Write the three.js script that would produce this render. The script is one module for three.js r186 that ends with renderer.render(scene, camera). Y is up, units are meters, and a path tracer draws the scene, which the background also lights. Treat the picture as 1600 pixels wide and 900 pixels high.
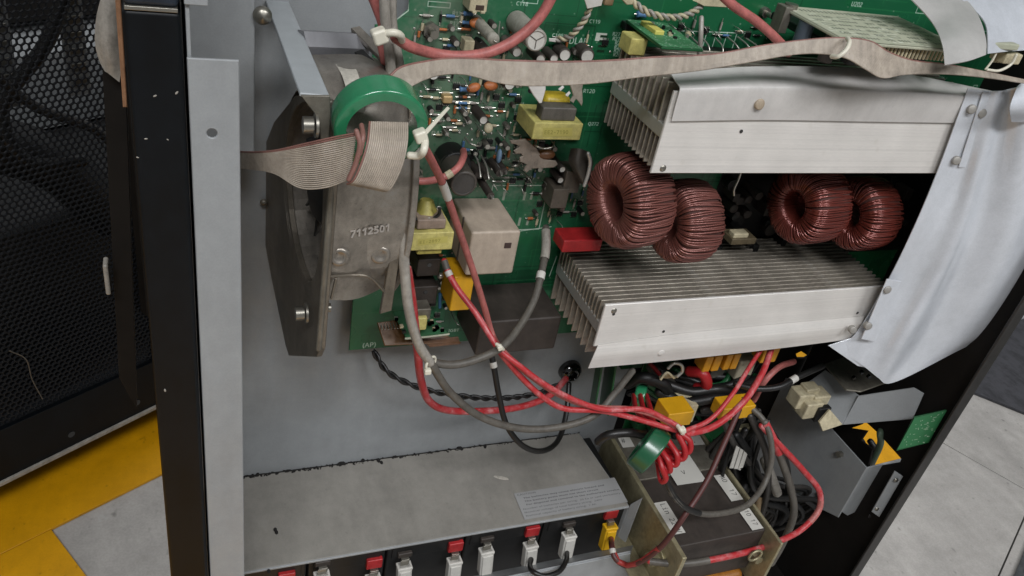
import * as THREE from 'three';
import { mergeGeometries } from 'three/addons/utils/BufferGeometryUtils.js';
import { RoundedBoxGeometry } from 'three/addons/geometries/RoundedBoxGeometry.js';
import { RectAreaLightUniformsLib } from 'three/addons/lights/RectAreaLightUniformsLib.js';
import { FontLoader } from 'three/addons/loaders/FontLoader.js';
import { TextGeometry } from 'three/addons/geometries/TextGeometry.js';
import { ImprovedNoise } from 'three/addons/math/ImprovedNoise.js';

// ---------------------------------------------------------------- camera, light, exposure
const scene = new THREE.Scene();
const renderer = new THREE.WebGLRenderer({ antialias: true });
renderer.toneMapping = THREE.LinearToneMapping;
renderer.toneMappingExposure = 1.75;
renderer.shadowMap.enabled = true;
const camera = new THREE.PerspectiveCamera(38.776, 16 / 9, 0.01, 60);
camera.position.set(...[0, 0.8, 0.48]);
camera.quaternion.setFromRotationMatrix(new THREE.Matrix4().makeBasis(new THREE.Vector3(0.927318, 0.170900, 0.332980), new THREE.Vector3(0.051630, 0.822749, -0.566055), new THREE.Vector3(-0.370697, 0.542104, 0.754126)));
scene.add(camera);
scene.background = new THREE.Color(0.106, 0.11, 0.113);   // the pale room all round, out of sight
RectAreaLightUniformsLib.init();
const LAMPS = [[-0.5, 2.5, 1.75, 14.5, 'left'], [1.3, 2.5, 1.9, 12.5, 'right'], [0.5, 2.7, -1.2, 7.5, 'far']];   // unseen ceiling panels: x, height, z, strength

// ---------------------------------------------------------------- helpers
let seed = 7;
const rnd = () => { seed = (seed * 1664525 + 1013904223) >>> 0; return seed / 4294967296; };
const rr = (a, b) => a + (b - a) * rnd();
const V = (a) => new THREE.Vector3(a[0], a[1], a[2]);
const noise = new ImprovedNoise();
function clean(g) {
  if (g.index) g = g.toNonIndexed();
  for (const k of Object.keys(g.attributes)) if (!['position', 'normal', 'uv'].includes(k)) g.deleteAttribute(k);
  if (!g.attributes.normal) g.computeVertexNormals();
  return g;
}
function metreUV(g) {           // box-projected uv, in metres of the object itself
  g = clean(g);
  const p = g.attributes.position, n = p.count, uv = new Float32Array(n * 2);
  const a = new THREE.Vector3(), b = new THREE.Vector3(), c = new THREE.Vector3();
  for (let i = 0; i < n; i += 3) {
    a.fromBufferAttribute(p, i); b.fromBufferAttribute(p, i + 1); c.fromBufferAttribute(p, i + 2);
    const nn = b.clone().sub(a).cross(c.clone().sub(a)), ax = Math.abs(nn.x), ay = Math.abs(nn.y), az = Math.abs(nn.z);
    [a, b, c].forEach((v, k) => {
      const q = az >= ax && az >= ay ? [v.x, v.y] : ay >= ax ? [v.x, v.z] : [v.z, v.y];
      uv[(i + k) * 2] = q[0]; uv[(i + k) * 2 + 1] = q[1];
    });
  }
  g.setAttribute('uv', new THREE.BufferAttribute(uv, 2));
  return g;
}
const used = {};
const numbered = (n) => { used[n] = (used[n] ?? -1) + 1; return used[n] ? n + '_' + String(used[n]).padStart(3, '0') : n; };
function obj(name, geos, m, parent, keep) {
  geos = (Array.isArray(geos) ? geos : [geos]).map((g) => (keep ? clean(g) : metreUV(g)));
  const o = new THREE.Mesh(geos.length > 1 ? mergeGeometries(geos) : geos[0], m);
  o.castShadow = o.receiveShadow = true;
  o.name = parent ? name : numbered(name);
  (parent ?? scene).add(o);
  return o;
}
function tag(o, label, category, group) { o.userData = { ...o.userData, label, category }; if (group) o.userData.group = group; return o; }
function setting(o) { o.userData.kind = 'structure'; return o; }
function thing(name, label, category, group) { const o = new THREE.Group(); o.name = numbered(name); scene.add(o); return tag(o, label, category, group); }
function one(name, geos, m, label, category, group, keep) { return tag(obj(name, geos, m, null, keep), label, category, group); }

const rbox = (x0, x1, y0, y1, z0, z1, r = 0.0008) => {
  const w = Math.abs(x1 - x0), h = Math.abs(y1 - y0), d = Math.abs(z1 - z0);
  return new RoundedBoxGeometry(w, h, d, 2, Math.min(r, w * .45, h * .45, d * .45)).translate((x0 + x1) / 2, (y0 + y1) / 2, (z0 + z1) / 2);
};
const sbox = (x0, x1, y0, y1, z0, z1) => new THREE.BoxGeometry(Math.abs(x1 - x0), Math.abs(y1 - y0), Math.abs(z1 - z0)).translate((x0 + x1) / 2, (y0 + y1) / 2, (z0 + z1) / 2);
const OPEN_SIDE = new THREE.Vector3(0, .8, .48);   // a point outside the cabinet's open side: plates turn their front to it
function slab(pts, t, holes = []) {        // flat plate from a 3-D outline (front face), thickness t backwards
  pts = pts.map(V);
  const n = new THREE.Vector3();
  for (let i = 0; i < pts.length; i++) { const a = pts[i], b = pts[(i + 1) % pts.length]; n.x += (a.y - b.y) * (a.z + b.z); n.y += (a.z - b.z) * (a.x + b.x); n.z += (a.x - b.x) * (a.y + b.y); }
  n.normalize();
  if (n.dot(OPEN_SIDE.clone().sub(pts[0])) < 0) { n.negate(); pts.reverse(); }   // outline runs anticlockwise seen from the open side
  const u = pts[1].clone().sub(pts[0]); u.addScaledVector(n, -u.dot(n)).normalize();
  const w = n.clone().cross(u), o = pts[0];
  const to2 = (p) => new THREE.Vector2(p.clone().sub(o).dot(u), p.clone().sub(o).dot(w));
  const s = new THREE.Shape(pts.map(to2));
  for (const h of holes) s.holes.push(new THREE.Path(h.map(V).map(to2)));
  const bev = Math.min(t * .25, .0004);
  const g = new THREE.ExtrudeGeometry(s, { depth: t - 2 * bev, bevelEnabled: true, bevelSize: bev, bevelThickness: bev, bevelOffset: -bev, bevelSegments: 1, curveSegments: 4 });
  g.translate(0, 0, -t + bev);
  g.applyMatrix4(new THREE.Matrix4().makeBasis(u, w, n).setPosition(o));
  return g;
}
function rod(a, b, r0, r1 = r0, seg = 20) {
  a = V(a); b = V(b); const d = b.clone().sub(a), l = d.length();
  let cg = new THREE.CylinderGeometry(r1, r0, l, seg, 1); if (seg <= 6) { cg = cg.toNonIndexed(); cg.computeVertexNormals(); }
  return cg.applyQuaternion(new THREE.Quaternion().setFromUnitVectors(new THREE.Vector3(0, 1, 0), d.normalize())).translate((a.x + b.x) / 2, (a.y + b.y) / 2, (a.z + b.z) / 2);
}
function lathe(profile, a, b, seg = 24) {          // profile [radius, distance along a->b]
  a = V(a); const d = V(b).sub(a).normalize();
  return new THREE.LatheGeometry(profile.map((p) => new THREE.Vector2(p[0], p[1])), seg).applyQuaternion(new THREE.Quaternion().setFromUnitVectors(new THREE.Vector3(0, 1, 0), d)).translate(a.x, a.y, a.z);
}
const curve = (pts) => new THREE.CatmullRomCurve3(pts.map(V), false, 'centripetal');
function wire(pts, r, seg = Math.max(14, pts.length * 9), rad = 9) {
  const c = curve(pts);
  return [new THREE.TubeGeometry(c, seg, r, rad, false), new THREE.SphereGeometry(r * .99, 8, 6).translate(...pts[0]), new THREE.SphereGeometry(r * .99, 8, 6).translate(...pts[pts.length - 1])];
}
function band(pts, t0, t1, r) {           // a sleeve on part of a wire
  const c = curve(pts), q = []; for (let i = 0; i <= 5; i++) q.push(c.getPoint(t0 + (t1 - t0) * i / 5).toArray());
  return new THREE.TubeGeometry(curve(q), 8, r, 12, false);
}
function twist(pts, r, turns, k) {        // one strand of a twisted pair
  const c = curve(pts), n = turns * 8, f = c.computeFrenetFrames(n), q = [];
  for (let i = 0; i <= n; i++) { const a = i / n * turns * Math.PI * 2 + k * Math.PI, p = c.getPointAt(i / n); q.push(p.addScaledVector(f.normals[i], Math.cos(a) * r).addScaledVector(f.binormals[i], Math.sin(a) * r).toArray()); }
  return new THREE.TubeGeometry(curve(q), n * 2, r, 7, false);
}
function sheet(rows, t, nu = 24, nv = 24) {  // curved sheet through a grid of points, with thickness
  const grid = [], cr = rows.map(curve);
  for (let j = 0; j <= nu; j++) { const cv = curve(cr.map((c) => c.getPoint(j / nu).toArray())), col = []; for (let i = 0; i <= nv; i++) col.push(cv.getPoint(i / nv)); grid.push(col); }
  const pos = [], nor = [];
  const N = (j, i) => { const a = grid[Math.min(nu, j + 1)][i].clone().sub(grid[Math.max(0, j - 1)][i]), b = grid[j][Math.min(nv, i + 1)].clone().sub(grid[j][Math.max(0, i - 1)]); return a.cross(b).normalize(); };
  const NN = grid.map((c, j) => c.map((_, i) => N(j, i)));
  const F = (j, i, s) => grid[j][i].clone().addScaledVector(NN[j][i], s * t / 2);
  const put = (list, flip) => { const L = flip ? [0, 2, 1, 0, 3, 2] : [0, 1, 2, 0, 2, 3]; for (const k of L) { pos.push(...list[k][0].toArray()); nor.push(...list[k][1].toArray()); } };
  for (let j = 0; j < nu; j++) for (let i = 0; i < nv; i++) {
    const id = [[j, i], [j + 1, i], [j + 1, i + 1], [j, i + 1]];
    put(id.map(([a, b]) => [F(a, b, 1), NN[a][b]])); put(id.map(([a, b]) => [F(a, b, -1), NN[a][b].clone().negate()]), true);
  }
  const rim = []; for (let j = 0; j < nu; j++) rim.push([[j, 0], [j + 1, 0]], [[j + 1, nv], [j, nv]]); for (let i = 0; i < nv; i++) rim.push([[0, i + 1], [0, i]], [[nu, i], [nu, i + 1]]);
  for (const [a, b] of rim) { const q = [F(...a, 1), F(...a, -1), F(...b, -1), F(...b, 1)], n = q[1].clone().sub(q[0]).cross(q[3].clone().sub(q[0])).normalize(); put(q.map((p) => [p, n])); }
  const g = new THREE.BufferGeometry(); g.setAttribute('position', new THREE.Float32BufferAttribute(pos, 3)); g.setAttribute('normal', new THREE.Float32BufferAttribute(nor, 3)); return g;
}
function flatCable(A, B, n, seg, keepFirst) {   // a flat cable of n wires side by side between two edge lines
  const ca = curve(A), cb = curve(B), out = [], red = [];
  const pa = [], pb = []; for (let i = 0; i <= seg; i++) { pa.push(ca.getPoint(i / seg)); pb.push(cb.getPoint(i / seg)); }
  const r = pa[seg >> 1].distanceTo(pb[seg >> 1]) / n * .53;
  for (let k = 0; k < n; k++) { const f = (k + .5) / n, q = pa.map((p, i) => p.clone().lerp(pb[i], f).toArray()); (k < keepFirst ? red : out).push(new THREE.TubeGeometry(curve(q), seg * 2, r, 6, false)); }
  return [out, red];
}
// ---------------------------------------------------------------- surface textures
function data(w, h, f, srgb) {
  const d = new Uint8Array(w * h * 4);
  for (let j = 0; j < h; j++) for (let i = 0; i < w; i++) { const c = f(i / w, j / h), k = (j * w + i) * 4; d[k] = c[0]; d[k + 1] = c[1]; d[k + 2] = c[2]; d[k + 3] = 255; }
  const t = new THREE.DataTexture(d, w, h); t.wrapS = t.wrapT = THREE.RepeatWrapping; t.magFilter = THREE.LinearFilter; t.minFilter = THREE.LinearMipmapLinearFilter; t.generateMipmaps = true; if (srgb) t.colorSpace = THREE.SRGBColorSpace; t.needsUpdate = true; return t;
}
const per = (u, v, f, s) => {   // tileable noise
  const a = u * Math.PI * 2, b = v * Math.PI * 2, k = f / (Math.PI * 2);
  return noise.noise(Math.cos(a) * k + s, Math.sin(a) * k + 3.1 * s, Math.cos(b) * k + 7) + noise.noise(Math.sin(b) * k + s, Math.cos(a + 1) * k * .9, Math.sin(a) * k * .7 + 2 * s);
};
const cl = (x) => Math.max(0, Math.min(255, x));
const hash = (i, j) => { let h = (i * 374761393 + j * 668265263) >>> 0; h = ((h ^ (h >>> 13)) * 1274126177) >>> 0; return ((h ^ (h >>> 16)) >>> 0) / 4294967296; };
const grime = (amp, fine, spots, tint = [1, 1, 1]) => data(512, 512, (u, v) => {
  const g = hash(u * 512 | 0, v * 512 | 0) - .5, lo = per(u, v, 9, 1) * .55 + per(u, v, 26, 4) * .4 + per(u, v, 70, 9) * .3;
  let x = 236 + lo * amp + g * fine;
  const sp = per(u, v, 120, 13); if (sp > .78) x -= spots * (sp - .78) * 3;
  return [cl(x * tint[0]), cl(x * tint[1]), cl(x * tint[2])];
}, true);
const rough = (base, amp) => data(256, 256, (u, v) => { const x = base + per(u, v, 14, 3) * amp + per(u, v, 50, 6) * amp * .6; return [0, cl(x), 0]; });
const T = { paint: grime(12, 9, 0), dusty: grime(40, 26, 40, [1, .985, .95]), dark: grime(70, 30, 0), alu: grime(12, 9, 6), shelf: grime(20, 14, 14, [1, .99, .965]), worn: data(256, 256, (u, v) => { const k = Math.max(0, Math.min(1, .28 + per(u, v, 16, 2) * .55 + per(u, v, 60, 5) * .4 + (hash(u * 256 | 0, v * 256 | 0) - .5) * .2)); return [168 + 14 * k, 40 + 74 * k, 44 + 70 * k]; }, true), brushed: data(512, 512, (u, v) => { const r = v * 512 | 0, x = 240 + (hash(r, 3) - .5) * 9 + (hash(r >> 2, 8) - .5) * 8 + per(u, v, 12, 5) * 7 + (hash(u * 64 | 0, r) - .5) * 6, m = per(u, v, 34, 21); return [cl(x - (m > .75 ? 22 * (m - .75) : 0)), cl(x - (m > .75 ? 24 * (m - .75) : 0) - 1), cl(x - 3 - (m > .75 ? 30 * (m - .75) : 0))]; }, true), r1: rough(150, 45), r2: rough(190, 35) };
function rep(t, per_m) { const c = t.clone(); c.repeat.set(per_m, per_m); c.needsUpdate = true; return c; }
const mat = (hex, o = {}) => new THREE.MeshPhysicalMaterial({ color: hex, roughness: .55, ...o });
const M = {
  grey: mat(0x979a9b, { map: rep(T.paint, 4), roughnessMap: rep(T.r1, 5), roughness: .8 }),
  greyDusty: mat(0x8d8b87, { map: rep(T.shelf, 4), roughness: .72, roughnessMap: rep(T.r2, 4) }),
  black: mat(0x070b0f, { roughness: .45, specularIntensity: .45, map: rep(T.dark, 4) }),
  blackDusty: mat(0x15120f, { roughness: .7, specularIntensity: .5, map: rep(T.dark, 3) }),
  blackPlastic: mat(0x131313, { roughness: .5, map: rep(T.dark, 9) }),
  darkPlastic: mat(0x3a3431, { roughness: .6, map: rep(T.dusty, 9) }),
  alu: mat(0xc2bfb9, { metalness: .45, roughness: .5, map: rep(T.alu, 7), roughnessMap: rep(T.r2, 9) }),
  aluFin: mat(0xc2bcb4, { metalness: .72, roughness: .42, map: rep(T.dusty, 9) }),
  aluWhite: mat(0xdedbd7, { metalness: .15, roughness: .42, map: rep(T.brushed, 5) }),
  fanBody: mat(0xa09b96, { metalness: .75, roughness: .36, map: rep(T.dusty, 8) }),
  fanDirty: mat(0x827c74, { metalness: .7, roughness: .38, map: rep(T.dusty, 6) }),
  fanDark: mat(0x1b1a19, { roughness: .55, map: rep(T.dark, 7) }),
  zinc: mat(0x9a968c, { metalness: .85, roughness: .35, map: rep(T.alu, 12) }),
  gold: mat(0xaaa48a, { metalness: .55, roughness: .4, map: rep(T.dusty, 9) }),
  steelDirty: mat(0x7d7a73, { metalness: .5, roughness: .5, map: rep(T.dusty, 9) }),
  yellowTape: mat(0xd2cb80, { roughness: .45, map: rep(T.dusty, 10) }),
  yellowDull: mat(0xb6ad5d, { roughness: .5, map: rep(T.dusty, 10) }),
  yellowBox: mat(0xd9a21c, { roughness: .38, map: rep(T.paint, 9) }),
  ochre: mat(0x9a6420, { roughness: .5, map: rep(T.dusty, 9) }),
  redBox: mat(0xaa272c, { roughness: .4, map: rep(T.dusty, 9) }),
  red: mat(0xffffff, { roughness: .42, map: rep(T.worn, 9) }), redPale: mat(0xb06866, { roughness: .5, map: rep(T.dusty, 14) }), redDeep: mat(0x9c1d22, { roughness: .42 }), brown: mat(0x4c2724, { roughness: .5 }),
  greyWire: mat(0x5b5854, { roughness: .5, map: rep(T.dusty, 16) }), greyWireLight: mat(0x9c9995, { roughness: .38, map: rep(T.dusty, 16) }), blackWire: mat(0x1a1918, { roughness: .42 }), darkWire: mat(0x33302d, { roughness: .48 }),
  white: mat(0xcbc8c0, { roughness: .5, map: rep(T.paint, 10) }), tie: mat(0xcfcab9, { roughness: .4 }), beige: mat(0xa39686, { roughness: .55, map: rep(T.dusty, 9) }), ivory: mat(0xbdb59c, { roughness: .5, map: rep(T.dusty, 12) }),
  ribbon: mat(0xaaa198, { roughness: .5, map: rep(T.dusty, 14) }), ribbonRed: mat(0x86605a, { roughness: .5, map: rep(T.dusty, 14) }),
  ferrite: mat(0x2a7d54, { roughness: .24, clearcoat: .6, clearcoatRoughness: .12, map: rep(T.paint, 12) }),
  copper: mat(0x74352c, { metalness: .5, roughness: .27, clearcoat: .6, clearcoatRoughness: .2 }),
  copperDust: mat(0x7a4a42, { metalness: .45, roughness: .3, clearcoat: .4, clearcoatRoughness: .25 }),
  core: mat(0x43241e, { roughness: .8 }),
  film: new THREE.MeshPhysicalMaterial({ color: 0xdfe3e9, roughness: .2, clearcoat: .7, clearcoatRoughness: .1, transmission: .16, thickness: 0, map: rep(T.paint, 3) }),
  filmGrey: new THREE.MeshPhysicalMaterial({ color: 0xbdbbb7, roughness: .42, transmission: .1, thickness: 0, map: rep(T.paint, 4) }),
  green: mat(0x1a5a34, { roughness: .4, map: rep(T.dusty, 8) }), greenPale: mat(0xb0b29c, { roughness: .45, map: rep(T.paint, 8) }),
  blue: mat(0x4a6d93, { roughness: .45 }), orange: mat(0xb0683a, { roughness: .5, map: rep(T.dusty, 20) }), solder: mat(0xb8b5ac, { metalness: .8, roughness: .3 }),
  glassBlack: mat(0x060606, { roughness: .12, clearcoat: 1, clearcoatRoughness: .04 }),
};
function print(w, h, paint, o = {}) {     // flat print on a small face
  const c = document.createElement('canvas'); c.width = w; c.height = h; const x = c.getContext('2d'); paint(x, w, h);
  const t = new THREE.CanvasTexture(c); t.colorSpace = THREE.SRGBColorSpace; t.anisotropy = 8; return new THREE.MeshPhysicalMaterial({ map: t, roughness: .5, ...o });
}
function decal(p00, p10, p01) {   // a thin printed face: lower left, lower right, upper left corners
  const a = V(p00), u = V(p10).sub(a), w = V(p01).sub(a), q = [a, a.clone().add(u), a.clone().add(u).add(w), a.clone().add(w)];
  const g = new THREE.BufferGeometry(); g.setAttribute('position', new THREE.Float32BufferAttribute([0, 1, 2, 0, 2, 3].flatMap((k) => q[k].toArray()), 3));
  g.setAttribute('uv', new THREE.Float32BufferAttribute([0, 0, 1, 0, 1, 1, 0, 0, 1, 1, 0, 1], 2)); g.computeVertexNormals(); return g;
}

// ---------------------------------------------------------------- unseen ceiling lamps, placed to light the cabinet and floor
for (const [x, y, z, s, side] of LAMPS) {
  const l = new THREE.RectAreaLight(0xfbfcff, s, 1.2, 0.6); l.position.set(x, y - .012, z); l.rotation.x = -Math.PI / 2; l.castShadow = true; scene.add(l);
  const f = thing('unseen_ceiling_light', `${side} one of the three ceiling light panels out of view, placed to light the cabinet and floor`, 'ceiling light', 'ceiling light panels');
  obj('housing', sbox(x - .62, x + .62, y, y + .05, z - .32, z + .32), M.white, f);
  obj('diffuser', sbox(x - .6, x + .6, y - .008, y - .001, z - .3, z + .3), new THREE.MeshStandardMaterial({ color: 0xffffff, emissive: 0xf8fbff, emissiveIntensity: 1 }), f);
}

// ---------------------------------------------------------------- the floor
const GA = -28.65 * Math.PI / 180, gu = [Math.cos(GA), Math.sin(GA)], gv = [-Math.sin(GA), Math.cos(GA)];      // the tile grid lies askew to the cabinet
const onGrid = (u, v, y) => [gu[0] * u + gv[0] * v, y, gu[1] * u + gv[1] * v];
const gridOf = (p) => [gu[0] * p[0] + gu[1] * p[2], gv[0] * p[0] + gv[1] * p[2]];
const floorTile = mat(0xa9a7a4, { roughness: .34, roughnessMap: rep(T.r1, 2), map: rep(grime(26, 16, 40, [1, .99, .975]), 1.3) });
const yellowPaint = mat(0xd79a06, { roughness: .42, map: rep(grime(18, 10, 30), 2) });
setting(obj('floor', sbox(-7, 8, -.03, -.006, -8, 7), mat(0x6f6d6a, { roughness: .7 })));
const [cu, cv] = gridOf([-0.1511, 0, -0.2208]), [su, sv] = gridOf([1.1162, 0, -0.144]), [eu, ev] = gridOf([1.1233, 0, 0.0164]);
const tileSet = thing('floor_tiles', 'pale stone floor tiles', 'floor'); setting(tileSet); delete tileSet.userData.category;
const quadG = (u0, u1, v0, v1, y0, y1) => slab([onGrid(u0, v0, y1), onGrid(u1, v0, y1), onGrid(u1, v1, y1), onGrid(u0, v1, y1)], y1 - y0);
const TS = .6;
for (let i = -5; i < 6; i++) for (let j = -5; j < 6; j++) obj('tile', quadG(su + i * TS + .001, su + (i + 1) * TS - .001, ev + j * TS + .001, ev + (j + 1) * TS - .001, -.006, 0), floorTile, tileSet);
const mk = thing('floor_marking', 'yellow painted floor lines', 'floor marking'); setting(mk); delete mk.userData.category;
obj('painted_line', quadG(-1.6, cu + .9, cv - .55, cv, .0005, .0042), yellowPaint, mk);
obj('painted_line', quadG(cu - .5, cu, cv + .001, cv + .9, .0005, .0042), yellowPaint, mk);
obj('painted_line', quadG(.72, 1.2, .05, .393, .0005, .0042), yellowPaint, mk);
// dark treadplate and mat beyond the tiles
one('rubber_mat', slab([[1.266, 0.006, -0.2518], [1.3652, 0.006, -0.1418], [2.1028, 0.006, -0.3078], [1.6869, 0.006, -0.5455]], .005), mat(0x3a3a3e, { roughness: .7, map: rep(T.dark, 5) }), 'dark rubber mat on the floor behind the pale tiles, upper right', 'floor mat');
const [tu, tv] = gridOf([1.0518, 0, 0.0616]);
const tp = thing('tread_plate', 'grey studded metal tread plate on the floor at the lower right edge', 'metal plate');
obj('plate', quadG(tu - .12, tu + .8, ev + .015, ev + .9, .001, .006), mat(0x5d5f60, { metalness: .6, roughness: .42, map: rep(T.dark, 5) }), tp);
{ const studs = []; for (let i = 0; i < 16; i++) for (let j = 0; j < 8; j++) { const c = onGrid(tu - .1 + i * .022 + (j % 2) * .011, ev + .025 + j * .02, .0068); studs.push(new THREE.SphereGeometry(.006, 6, 4).scale(1, .22, .5).rotateY(((i + j) % 2 ? 1 : -1) * .8).translate(...c)); } const st = obj('studs', studs, mat(0x8a8c8c, { metalness: .7, roughness: .35 }), tp); st.userData.kind = 'stuff'; }

// ---------------------------------------------------------------- the rack with its perforated door
{
  const rb = [-0.0412, 0.055, -0.3477], ra = [-0.1955, 0.055, -0.2493];
  const A = V(ra), dir = V(rb).sub(A).setY(0).normalize(), nrm = new THREE.Vector3(-dir.z, 0, dir.x).negate(); if (nrm.z < 0) nrm.negate();
  const L = 1.0, top = 1.75, at = (s, y, d) => A.clone().addScaledVector(dir, s).addScaledVector(nrm, d).setY(y).toArray();
  const rk = thing('equipment_rack', 'black equipment rack with honeycomb perforated door, left of the open cabinet', 'rack');
  const bar = (s0, s1, y0, y1, d0, d1) => slab([at(s0, y0, d1), at(s1, y0, d1), at(s1, y1, d1), at(s0, y1, d1)], d1 - d0);
  const wEnd = V(rb).distanceTo(A) + .06;
  const bottom = obj('bottom_rail', bar(-.5, wEnd, .055, .125, -.02, 0), M.black, rk);
  obj('rail_edge_highlight', bar(-.5, wEnd, .0525, .0575, -.016, .003), M.greyWireLight, bottom);  // pale strip: the highlight on the rail edge put into colour
  for (const s of [.08, .16]) obj('bolt_hole', rod(at(s, .075, -.004), at(s, .075, .0006), .004, .004, 12), M.glassBlack, bottom);
  obj('side_rail', bar(wEnd - .05, wEnd, .125, top, -.02, 0), M.black, rk);
  obj('side_rail', bar(wEnd - .065, wEnd - .051, .2, top, -.02, .008), M.blackDusty, rk);
  // honeycomb sheet, each hole a real opening
  const P = .0064, Rr = P / Math.sqrt(3), ri = Rr * .80, pos = [];
  const hex = (cs, cy, r, k, d) => at(cs + r * Math.cos((k + .5) * Math.PI / 3), cy + r * Math.sin((k + .5) * Math.PI / 3), d);
  for (let j = 0; j < 122; j++) for (let i = 0; i < 48; i++) {
    const cs = -.05 + i * P + (j % 2) * P / 2, cy = .13 + j * P * Math.sqrt(3) / 2; if (cs > wEnd - .052 || cy > 1.3) continue;
    for (let k = 0; k < 6; k++) {
      const a = hex(cs, cy, Rr, k, -.004), b = hex(cs, cy, Rr, k + 1, -.004), c = hex(cs, cy, ri, k + 1, -.004), d = hex(cs, cy, ri, k, -.004), e = hex(cs, cy, ri, k + 1, -.0062), f = hex(cs, cy, ri, k, -.0062);
      pos.push(...a, ...b, ...c, ...a, ...c, ...d, ...d, ...c, ...e, ...d, ...e, ...f);
    }
  }
  const g = new THREE.BufferGeometry(); g.setAttribute('position', new THREE.Float32BufferAttribute(pos, 3)); g.computeVertexNormals();
  const ms = obj('perforated_sheet', g, mat(0x14161a, { roughness: .4, metalness: .3 }), rk); ms.userData.kind = 'stuff';
  obj('rack_back', bar(-.5, 1.2, .06, top, -.62, -.6), M.grey, rk);
  obj('rack_floor', slab([at(-.5, .06, -.6), at(1.2, .06, -.6), at(1.2, .06, -.02), at(-.5, .06, -.02)], .01), M.blackDusty, rk);
  const gearM = [M.blackPlastic, M.blackDusty, M.grey];
  [[.065, .27, M.blackPlastic, -.12, 'black rack unit lowest behind the perforated door'], [.275, .375, M.grey, -.34, 'pale grey rack unit at mid height behind the perforated door'], [.39, .52, M.blackDusty, -.42, 'dusty black rack unit high behind the perforated door']].forEach(([y0, y1, m, d, l]) => tag(obj('rack_unit', bar(-.35, 1.1, y0, y1, -.55, d), m), l, 'rack unit', 'units in the rack'));
  // metal slotted strips and cables seen through the holes
  for (const s of [.1, .17]) { const st = obj('slotted_strip', bar(s, s + .022, .43, 1.0, -.09, -.085), M.grey, rk); for (let k = 0; k < 14; k++) obj('slot', bar(s + .004, s + .018, .44 + k * .016, .448 + k * .016, -.0846, -.083), M.zinc, st); }
  const cab = (pts, r, m, lab) => one('rack_cable', wire(pts.map((p) => at(...p)), r, 50), m, lab, 'cable', 'cables in the rack');
  cab([[.2, .6, -.08], [.15, .5, -.07], [.1, .43, -.08], [.11, .38, -.07], [.17, .36, -.08]], .007, M.blackWire, 'black cable drooping high behind the perforated door');
  cab([[.05, .62, -.07], [.08, .5, -.06], [.13, .43, -.08], [.19, .39, -.07], [.21, .34, -.06]], .005, M.darkWire, 'thin dark cable looping behind the right side of the perforated door');
  cab([[.05, .4, -.1], [.1, .38, -.12], [.16, .34, -.12], [.22, .26, -.12]], .03, M.blackPlastic, 'thick black hose curving behind the perforated door');
  one('loose_string', wire([at(.035, .22, .001), at(.047, .205, .003), at(.05, .175, .002), at(.056, .145, .003)], .0006), M.greyWire, 'frayed pale string hanging on the perforated door', 'string');
}

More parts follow.
